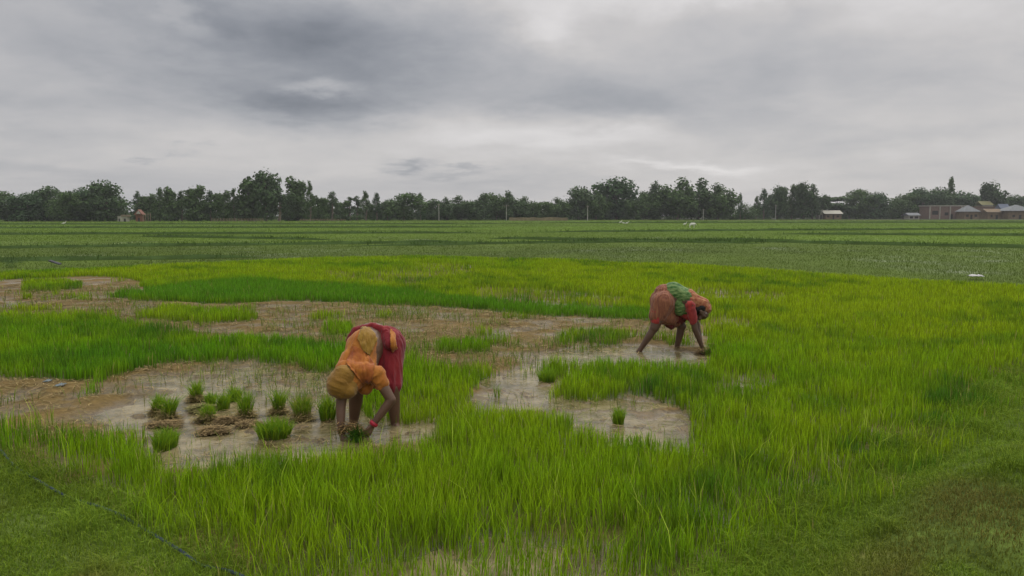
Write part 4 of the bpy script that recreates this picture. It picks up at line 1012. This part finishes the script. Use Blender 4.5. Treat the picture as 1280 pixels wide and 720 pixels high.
MAROON = cloth('maroon_cloth', (0.205, 0.0200, 0.0220), (0.1445, 0.0102, 0.0170), 6, stretch=(1.6, 1.6, .35)); YCL = cloth('yellow_cloth', (0.2380, 0.1403, 0.0204), (0.1870, 0.0978, 0.0136), 12)
def fingers(base, fwd, side, up, n=4, ln=.07, r=.0088, curl=.6, thumb=True):
    """capsule chains for the fingers and thumb of one hand, unequal and bent"""
    base, fwd, side, up = Vector(base), Vector(fwd).normalized(), Vector(side).normalized(), Vector(up).normalized(); out = []
    for i in range(n):
        s = (i - (n - 1) / 2) * .021; l = ln * (0.92, 1.0, .95, .76)[i]; p = base + side * s
        a1 = curl * .5; a2 = curl * 1.5
        p1 = p + (fwd * math.cos(a1) - up * math.sin(a1)) * l * .5 + side * s * .15; p2 = p1 + (fwd * math.cos(a2) - up * math.sin(a2)) * l * .5
        out += [(p - fwd * .02, r, p1, r * .9), (p1, r * .9, p2, r * .7)]
    if thumb:
        p = base - fwd * .05 - side * .03; p1 = p - side * .025 + fwd * .03 - up * .012; p2 = p1 + fwd * .03 - up * .02 + side * .005
        out += [(p, r * 1.3, p1, r * 1.1), (p1, r * 1.1, p2, r * .85)]
    return out
def hand(wr_, palm_end, side, up, **kw):
    wr_, palm_end = Vector(wr_), Vector(palm_end); f = (palm_end - wr_).normalized()
    return [(wr_, .024, palm_end, .034, dict(sx=.5, axis=up))] + fingers(palm_end, f, side, up, **kw)

# ---- woman in orange and maroon, bending towards the camera
w1 = empty('person', (*G(468, 538), 0)); tag(w1, 'person in orange blouse, ochre head cloth and maroon sari bent double in the pond', 'person')
Q = P
kneeR, ankR = Q(490, 484, 6.10), Q(494, 529, 6.14); kneeL, ankL = Q(446, 487, 6.12), Q(442, 528, 6.20)
footR, footL = Q(494, 539, 6.12), Q(442, 532.5, 6.22)
hipR, hipL, pel = Q(484, 432, 6.28), Q(455, 430, 6.30), Q(467, 424, 6.30)
waist, chest, neck = Q(458, 436, 6.12), Q(449, 461, 5.98), Q(438, 474, 5.86)
shR, shL = Q(470, 468, 5.88), Q(431, 462, 5.86)
elR, wrR, hdR = Q(489, 500, 5.84), Q(466, 531, 5.80), Q(460, 540, 5.78)
elL, wrL, hdL = Q(426, 508, 5.78), Q(426, 540, 5.72), Q(430, 549, 5.68)
head = Q(427, 479, 5.80)
X_, Zc = Vector((1, 0, 0)), Vector((0, -1, 0))
caps = [(hipR, .105, kneeR, .062), (kneeR, .060, kneeR.lerp(ankR, .35), .056), (kneeR.lerp(ankR, .35), .056, ankR, .036), (hipL, .105, kneeL, .062), (kneeL, .060, kneeL.lerp(ankL, .35), .056), (kneeL.lerp(ankL, .35), .056, ankL, .036),
        (ankR, .035, footR + Vector((.02, -.02, .02)), .032), (footR + Vector((-.02, .02, .015)), .030, footR + Vector((.05, -.10, .0)), .034, dict(sx=.6, axis=(0, 0, 1))),
        (ankL, .035, footL + Vector((0, 0, .01)), .032), (footL + Vector((0, .02, .0)), .030, footL + Vector((-.03, -.11, -.02)), .034, dict(sx=.6, axis=(0, 0, 1))),
        (hipL, .12, hipR, .115), (pel, .155, waist, .138, dict(sx=.85, axis=Zc)), (waist, .130, chest, .130, dict(sx=.78, axis=Zc)), (chest, .13, neck, .075),
        (shL, .062, shR, .062), (shR, .050, elR, .038), (elR, .038, elR.lerp(wrR, .3), .036), (elR.lerp(wrR, .3), .036, wrR, .024), (shL, .050, elL, .038), (elL, .038, elL.lerp(wrL, .3), .036), (elL.lerp(wrL, .3), .036, wrL, .024),
        (neck, .055, head, .06), (head + Vector((0, 0, .03)), .084, head + Vector((-.01, -.02, -.035)), .070)]
caps += [(head + Vector((-.01, -.075, -.02)), .013, head + Vector((-.01, -.092, -.035)), .014), (head + Vector((.0, -.055, -.075)), .028, head + Vector((.0, -.06, -.085)), .024)]
caps += hand(wrR, hdR, (.6, .8, 0), (.5, -.4, .5), curl=.7); caps += hand(wrL, hdL, (-.7, .6, 0), (-.5, -.4, .5), curl=.7)
body1 = union('body', caps, .0062, 3, SKIN, w1)
def folds(axis, amp=.013, freq=26, k=.18, seed=5):
    """cloth folds running along `axis`: sharp ridges over a soft drape"""
    a = np.array(Vector(axis).normalized())
    def f(p):
        q = p - (1 - k) * (p @ a)[:, None] * a[None]
        return amp * (0.45 - 2.6 * np.abs(n3(q, freq, seed))) + amp * .6 * (0.3 - 2.0 * np.abs(n3(q, freq * 2.1, seed + 1)))
    return f
fold1 = folds(Q(438, 476, 5.86) - Q(460, 432, 6.12), .010, 24, .16, 2)
foldv = folds((0, 0, 1))
kR, kL = Q(488, 481, 6.12), Q(449, 478, 6.15)
sari = union('sari_skirt', [(hipL + Vector((0, .06, .0)), .150, hipR + Vector((-.01, .02, .0)), .160), (hipR + Vector((-.005, .0, 0)), .150, kR, .094), (hipL + Vector((0, .05, -.02)), .145, kL, .100), (hipR.lerp(kR, .3), .125, hipL.lerp(kL, .3), .125), (hipR.lerp(kR, .6), .10, hipL.lerp(kL, .6), .11), (hipR.lerp(kR, .85), .08, hipL.lerp(kL, .85), .09),
    (Q(436, 426, 6.28), .028, Q(445, 412.5, 6.27), .028), (Q(445, 412.5, 6.27), .028, Q(466, 407.5, 6.25), .028), (Q(466, 407.5, 6.25), .028, Q(483, 414, 6.22), .04), (Q(483, 414, 6.22), .04, Q(488, 430, 6.14), .05)], .0085, 3, MAROON, w1, folds((0, 0, 1), .012, 24, .10, 5))
bl = union('blouse', [(Q(453, 431, 6.09), .126, chest, .140, dict(sx=.82, axis=Zc)), (chest, .138, neck, .105), (neck, .10, head + Vector((.02, .02, .03)), .095), (shL, .070, shR, .074), (shR, .070, shR.lerp(elR, .36), .058), (shL, .072, shL.lerp(elL, .4), .056), (Q(452, 470, 5.95), .09, Q(457, 484, 5.94), .06), (Q(438, 448, 6.0), .075, Q(430, 466, 5.9), .07)], .007, 2, ORANGE, w1, fold1)
bl['label'] = 'crumpled orange blouse'
hc = union('head_cloth', [(head + Vector((.015, .01, .045)), .096, head + Vector((-.012, -.012, -.005)), .101), (head + Vector((-.015, 0, 0)), .098, head + Vector((.05, -.01, -.035)), .080), (head, .09, Q(438, 468, 5.84), .06), (Q(417, 486, 5.78), .05, Q(436, 490, 5.74), .052), (head + Vector((-.01, -.035, -.01)), .096, head + Vector((.01, -.03, -.03)), .088)], .007, 3, OCHRE, w1, folds((.9, 0, -.35), .007, 26, .2, 8))
hc['label'] = 'ochre cloth wound over the hanging head'
drape('sari_tail', [(452, 409), (463, 411), (471, 423), (466, 436), (462, 445), (454, 440), (447, 424)], [body1, sari, bl], YCL, w1, .010, .8, label='yellow cloth end spread on the bare back')
drape('sari_fold', [(440, 432), (452, 436), (462, 446), (468, 458), (466, 474), (456, 484), (444, 470), (432, 455)], [body1, sari, bl, hc], cloth('orange_red_cloth', (.34, .12, .02), (.22, .055, .015), 10, stretch=(1, 1, .4)), w1, .007, .9, wr=.005, thick=.004)
drape('sari_border', [(487, 411), (493, 418), (495, 436), (490, 442), (488, 428)], [sari, body1], ORANGE, w1, .010, .8, label='orange border of the sari at the hip')
bm = bmesh.new(); v0 = (wrR - elR).normalized(); mrot = Matrix.Translation(wrR - v0 * .012) @ v0.to_track_quat('Z', 'Y').to_matrix().to_4x4()
for dz in (0,):
    ring = []
    for i in range(20):
        a = 2 * math.pi * i / 20
        ring.append([bm.verts.new(mrot @ Vector(((.031 + .005 * math.cos(b)) * math.cos(a), (.031 + .005 * math.cos(b)) * math.sin(a), dz + .015 * math.sin(b)))) for b in (0, 1.57, 3.14, 4.71)])
    for i in range(20):
        for k in range(4): bm.faces.new((ring[i][k], ring[(i + 1) % 20][k], ring[(i + 1) % 20][(k + 1) % 4], ring[i][(k + 1) % 4]))
o = bm_obj('bangle', bm, plain('red_bangle', (.36, .02, .04), .45, .1), w1); o.matrix_parent_inverse = Matrix.Translation(-w1.location)
def bundle(px, py, Y, label, seed, n, spread, col, rootcol, rootdir, tipdir, ln, nroot=500, rootr=.07):
    c0 = P(px, py, Y); r = np.random.default_rng(seed); V, q, t, C = blades(np.zeros(n), np.zeros(n), np.zeros(n), ln * (.6 + .5 * r.random(n)), .006 + np.zeros(n), spread * r.random(n) ** .6, np.array([col]) * (.5 + .8 * r.random((n, 1))), np.array([col]) * (.5 + .8 * r.random((n, 1))), seed=seed + 1)
    V[:, :2] += np.repeat(r.normal(size=(n, 2)) * .018, 5, axis=0)
    R_ = np.array(Vector(tipdir).to_track_quat('Z', 'Y').to_matrix()); V = V @ R_.T
    Vr, qr, Cr = strips(np.clip(r.normal(size=nroot), -1.5, 1.5) * rootr, np.clip(r.normal(size=nroot), -1.5, 1.5) * rootr * .7, np.abs(r.normal(size=nroot)) * rootr * .6, .05 + .06 * r.random(nroot), .005 + np.zeros(nroot), np.array([rootcol]) * (.3 + r.random((nroot, 1))), seed + 2, 1.4)
    Vr += np.array(rootdir)
    e = mesh_np('seedling_bundle', V, quads=q, tris=t, cols=C, mat=MAT_RICE, loc=c0); tag(e, label, 'seedling bundle')
    mesh_np('root_mat', Vr, quads=qr, cols=Cr, mat=MAT_STRAW, parent=e); return e
bundle(446, 543, 5.70, 'dark green bundle of pulled seedlings held in both hands of the woman in orange', 71, 230, 1.0, (.06, .15, .015), (.30, .20, .08), (-.05, .02, .0), (.1, -.75, .10), .12, 520, .05)

# ---- woman in the patterned salmon sari, seen from the side, bending to the right
SALMON = cloth('salmon_cloth', (0.2635, 0.1105, 0.0553), (0.1445, 0.0510, 0.0340), 26, stretch=(1.8, 1.8, .25)); REDC = cloth('red_cloth', (0.3060, 0.0382, 0.0323), (0.1700, 0.0213, 0.0213), 9, stretch=(1.5, 1.5, .4))
GREENC = cloth('green_stripe_cloth', (.17, .25, .09), (.022, .085, .015), 13, stretch=(1.0, 1.0, 3.2)); ORSP = cloth('spotted_orange_cloth', (0.3420, 0.1710, 0.0765), (0.2430, 0.0585, 0.0360), 34); DRED = cloth('shaded_red_cloth', (.13, .025, .022), None, 8)
w2 = empty('person', (*G(825, 440), 0)); tag(w2, 'person in salmon sari with green shoulder cloth bending forward beside the mud, seen sideways', 'person')
Y2 = 9.62
hipN, hipF = P(829, 378, Y2 - .10), P(832, 378, Y2 + .10)
knN, anN = P(818, 410, Y2 - .16), P(801, 436, Y2 - .14); ftN = P(797, 441.5, Y2 - .14)
knF, anF = P(852, 408, Y2 + .05), P(846, 435, Y2 + .06); ftF = P(844, 441, Y2 + .04)
wa2, ch2, nk2 = P(842, 371, Y2), P(858, 376, Y2 - .02), P(868, 381, Y2 - .05)
shN, shF = P(863, 382, Y2 - .17), P(862, 380, Y2 + .12)
elN, wrN, hdN = P(869, 412, Y2 - .20), P(879, 437, Y2 - .18), P(884, 445.5, Y2 - .18)
elF, wrF, hdF = P(872, 408, Y2 + .12), P(877, 436, Y2 + .02), P(880, 445, Y2 - .04)
hd2 = P(876, 386, Y2 - .08)
fd = (P(882, 393, Y2 - .16) - hd2).normalized()     # the way the face looks: down and forward, a little to the camera
up2 = Vector((.6, 0, .5)).normalized()
caps = [(hipN, .10, knN, .058), (knN, .050, knN.lerp(anN, .35), .047), (knN.lerp(anN, .35), .047, anN, .030), (hipF, .10, knF, .058), (knF, .050, knF.lerp(anF, .35), .047), (knF.lerp(anF, .35), .047, anF, .030),
        (anN, .032, ftN + Vector((.01, 0, .015)), .03), (ftN, .028, ftN + Vector((.13, -.02, -.005)), .03, dict(sx=.6, axis=(0, 0, 1))), (anF, .032, ftF + Vector((0, 0, .015)), .03), (ftF, .028, ftF + Vector((.13, -.02, -.005)), .03, dict(sx=.6, axis=(0, 0, 1))),
        (hipN, .13, hipF, .13), (hipN.lerp(hipF, .5), .14, wa2, .12, dict(sx=1.2, axis=(0, 1, 0))), (wa2, .12, ch2, .125, dict(sx=1.15, axis=(0, 1, 0))), (ch2, .115, nk2, .06), (shN, .055, shF, .055),
        (shN, .048, elN, .037), (elN, .037, elN.lerp(wrN, .3), .035), (elN.lerp(wrN, .3), .035, wrN, .023), (shF, .048, elF, .037), (elF, .037, wrF, .024), (nk2, .05, hd2, .055),
        (hd2 - fd * .02, .088, hd2 + Vector((.02, -.01, -.06)) + fd * .01, .068), (hd2 + fd * .085 + Vector((0, 0, -.01)), .012, hd2 + fd * .105 + Vector((-.01, 0, -.025)), .015),
        (hd2 + fd * .06 + Vector((-.04, 0, -.07)), .03, hd2 + fd * .07 + Vector((-.05, 0, -.08)), .024), (hd2 + fd * .075 + Vector((-.025, -.012, -.048)), .009, hd2 + fd * .075 + Vector((-.025, .02, -.048)), .009), (hd2 + Vector((-.02, -.085, -.02)), .018, hd2 + Vector((-.02, -.088, -.045)), .014)]
caps += hand(wrN, hdN, (.3, .9, 0), (.6, 0, .6), curl=.6); caps += hand(wrF, hdF, (.3, .9, 0), (.6, 0, .6), curl=.6)
body2 = union('body', caps, .0066, 3, SKIN2, w2)
eye = [hd2 + fd * .078 + Vector((.012, -.040, .0)), hd2 + fd * .078 + Vector((.012, .022, .0))]
for p_ in eye:
    bm = bmesh.new(); bmesh.ops.create_uvsphere(bm, u_segments=10, v_segments=8, radius=.009, matrix=Matrix.Translation(p_)); o = bm_obj('eye', bm, plain('eye_white', (.25, .22, .2), .3, .1), w2, smooth=True); o.matrix_parent_inverse = Matrix.Translation(-w2.location)
sari2 = union('sari_skirt', [(hipN + Vector((-.01, 0, 0)), .138, hipF + Vector((-.01, 0, 0)), .138), (hipN, .145, P(822, 394, Y2 - .12), .11), (hipF, .14, P(843, 398, Y2 + .04), .115), (P(830, 368, Y2), .13, P(845, 368, Y2), .12), (P(824, 394, Y2 - .1), .09, P(840, 398, Y2), .10), (P(822, 390, Y2 - .05), .10, P(820, 400, Y2 - .12), .065), (P(832, 383, Y2), .136, P(838, 383, Y2), .130), (P(826, 376, Y2), .14, P(828, 390, Y2 - .03), .13)], .0085, 14, SALMON, w2, folds((.12, 0, 1), .010, 26, .10, 3))
sari2['label'] = 'salmon sari gathered over the hips'
hem = union('sari_hem', [(P(821, 392, Y2 - .13), .090, P(820, 401, Y2 - .15), .072), (P(823, 392, Y2), .09, P(823, 398, Y2), .08)], .008, 3, REDC, w2, foldv); hem['label'] = 'bright red lower edge of the sari'
fr = union('sari_front', [(P(832, 398, Y2 - .02), .085, P(850, 398, Y2 + .0), .075), (P(834, 402, Y2 - .02), .06, P(839, 408, Y2 - .02), .04), (P(848, 396, Y2), .07, P(860, 394, Y2), .05)], .008, 3, DRED, w2, foldv); fr['label'] = 'dark red shaded cloth hanging under the belly'  # darker than the red hem: shade under the belly put into its colour
bl2 = union('blouse', [(P(852, 377, Y2), .128, P(860, 381, Y2 - .03), .118), (shN, .058, shN.lerp(elN, .66), .052), (shF, .058, shF.lerp(elF, .6), .050), (shN, .062, shF, .062), (P(852, 388, Y2 - .02), .08, P(860, 396, Y2 - .1), .05)], .0075, 3, REDC, w2, fold1)
gr2 = union('shoulder_cloth', [(P(841, 366, Y2), .138, P(855, 373, Y2 - .01), .135, dict(sx=1.12, axis=(0, 1, 0))), (P(846, 374, Y2 - .03), .12, P(850, 385, Y2 - .06), .10), (P(852, 386, Y2 - .05), .08, P(862, 390, Y2 - .12), .045), (P(848, 370, Y2 - .04), .12, P(854, 384, Y2 - .05), .09)], .0075, 10, GREENC, w2, folds((.8, .1, -.5), .008, 26, .2, 9)); gr2['label'] = 'green cloth with pale stripes wrapped round the back'
hc2 = union('head_cloth', [(P(860, 372, Y2 - .03), .110, P(868, 376, Y2 - .06), .088), (P(868, 377, Y2 - .06), .09, hd2 + Vector((.015, .015, .045)), .098), (hd2 + Vector((.03, .01, .03)), .090, hd2 + Vector((.055, .0, .01)), .078), (P(862, 376, Y2 - .08), .08, P(860, 386, Y2 - .12), .05)], .007, 3, ORSP, w2, folds((.9, 0, -.4), .010, 24, .3, 4)); hc2['label'] = 'spotted orange cloth over neck and head'
hr2 = union('hair', [(hd2 + Vector((.0, .0, .015)) , .086, hd2 + Vector((-.035, -.0, -.005)), .078)], .007, 2, HAIR, w2)
bundle(882, 447, Y2 - .30, 'brown rooted bundle of pulled seedlings under the hands of the woman in the salmon sari', 81, 170, .9, (.12, .22, .02), (.24, .16, .07), (0, 0, .0), (.25, -.5, .55), .20, 700, .075)

# ------------------------------------------------------------------ damp air over the plain
def build_haze():
    bm = bmesh.new(); bx(bm, -1180, 1180, -1180, 1180, -1.6, 21)
    m = bpy.data.materials.new('damp_air'); m.use_nodes = True; nt = m.node_tree
    for n in list(nt.nodes): nt.nodes.remove(n)
    o_ = nt.nodes.new('ShaderNodeOutputMaterial'); v = nt.nodes.new('ShaderNodeVolumePrincipled')
    v.inputs['Color'].default_value = (.86, .88, .92, 1); v.inputs['Density'].default_value = HAZE
    nt.links.new(v.outputs[0], o_.inputs['Volume'])
    o = bm_obj('haze', bm, m); tag(o, kind='stuff')
HAZE = 0.00022
build_haze()
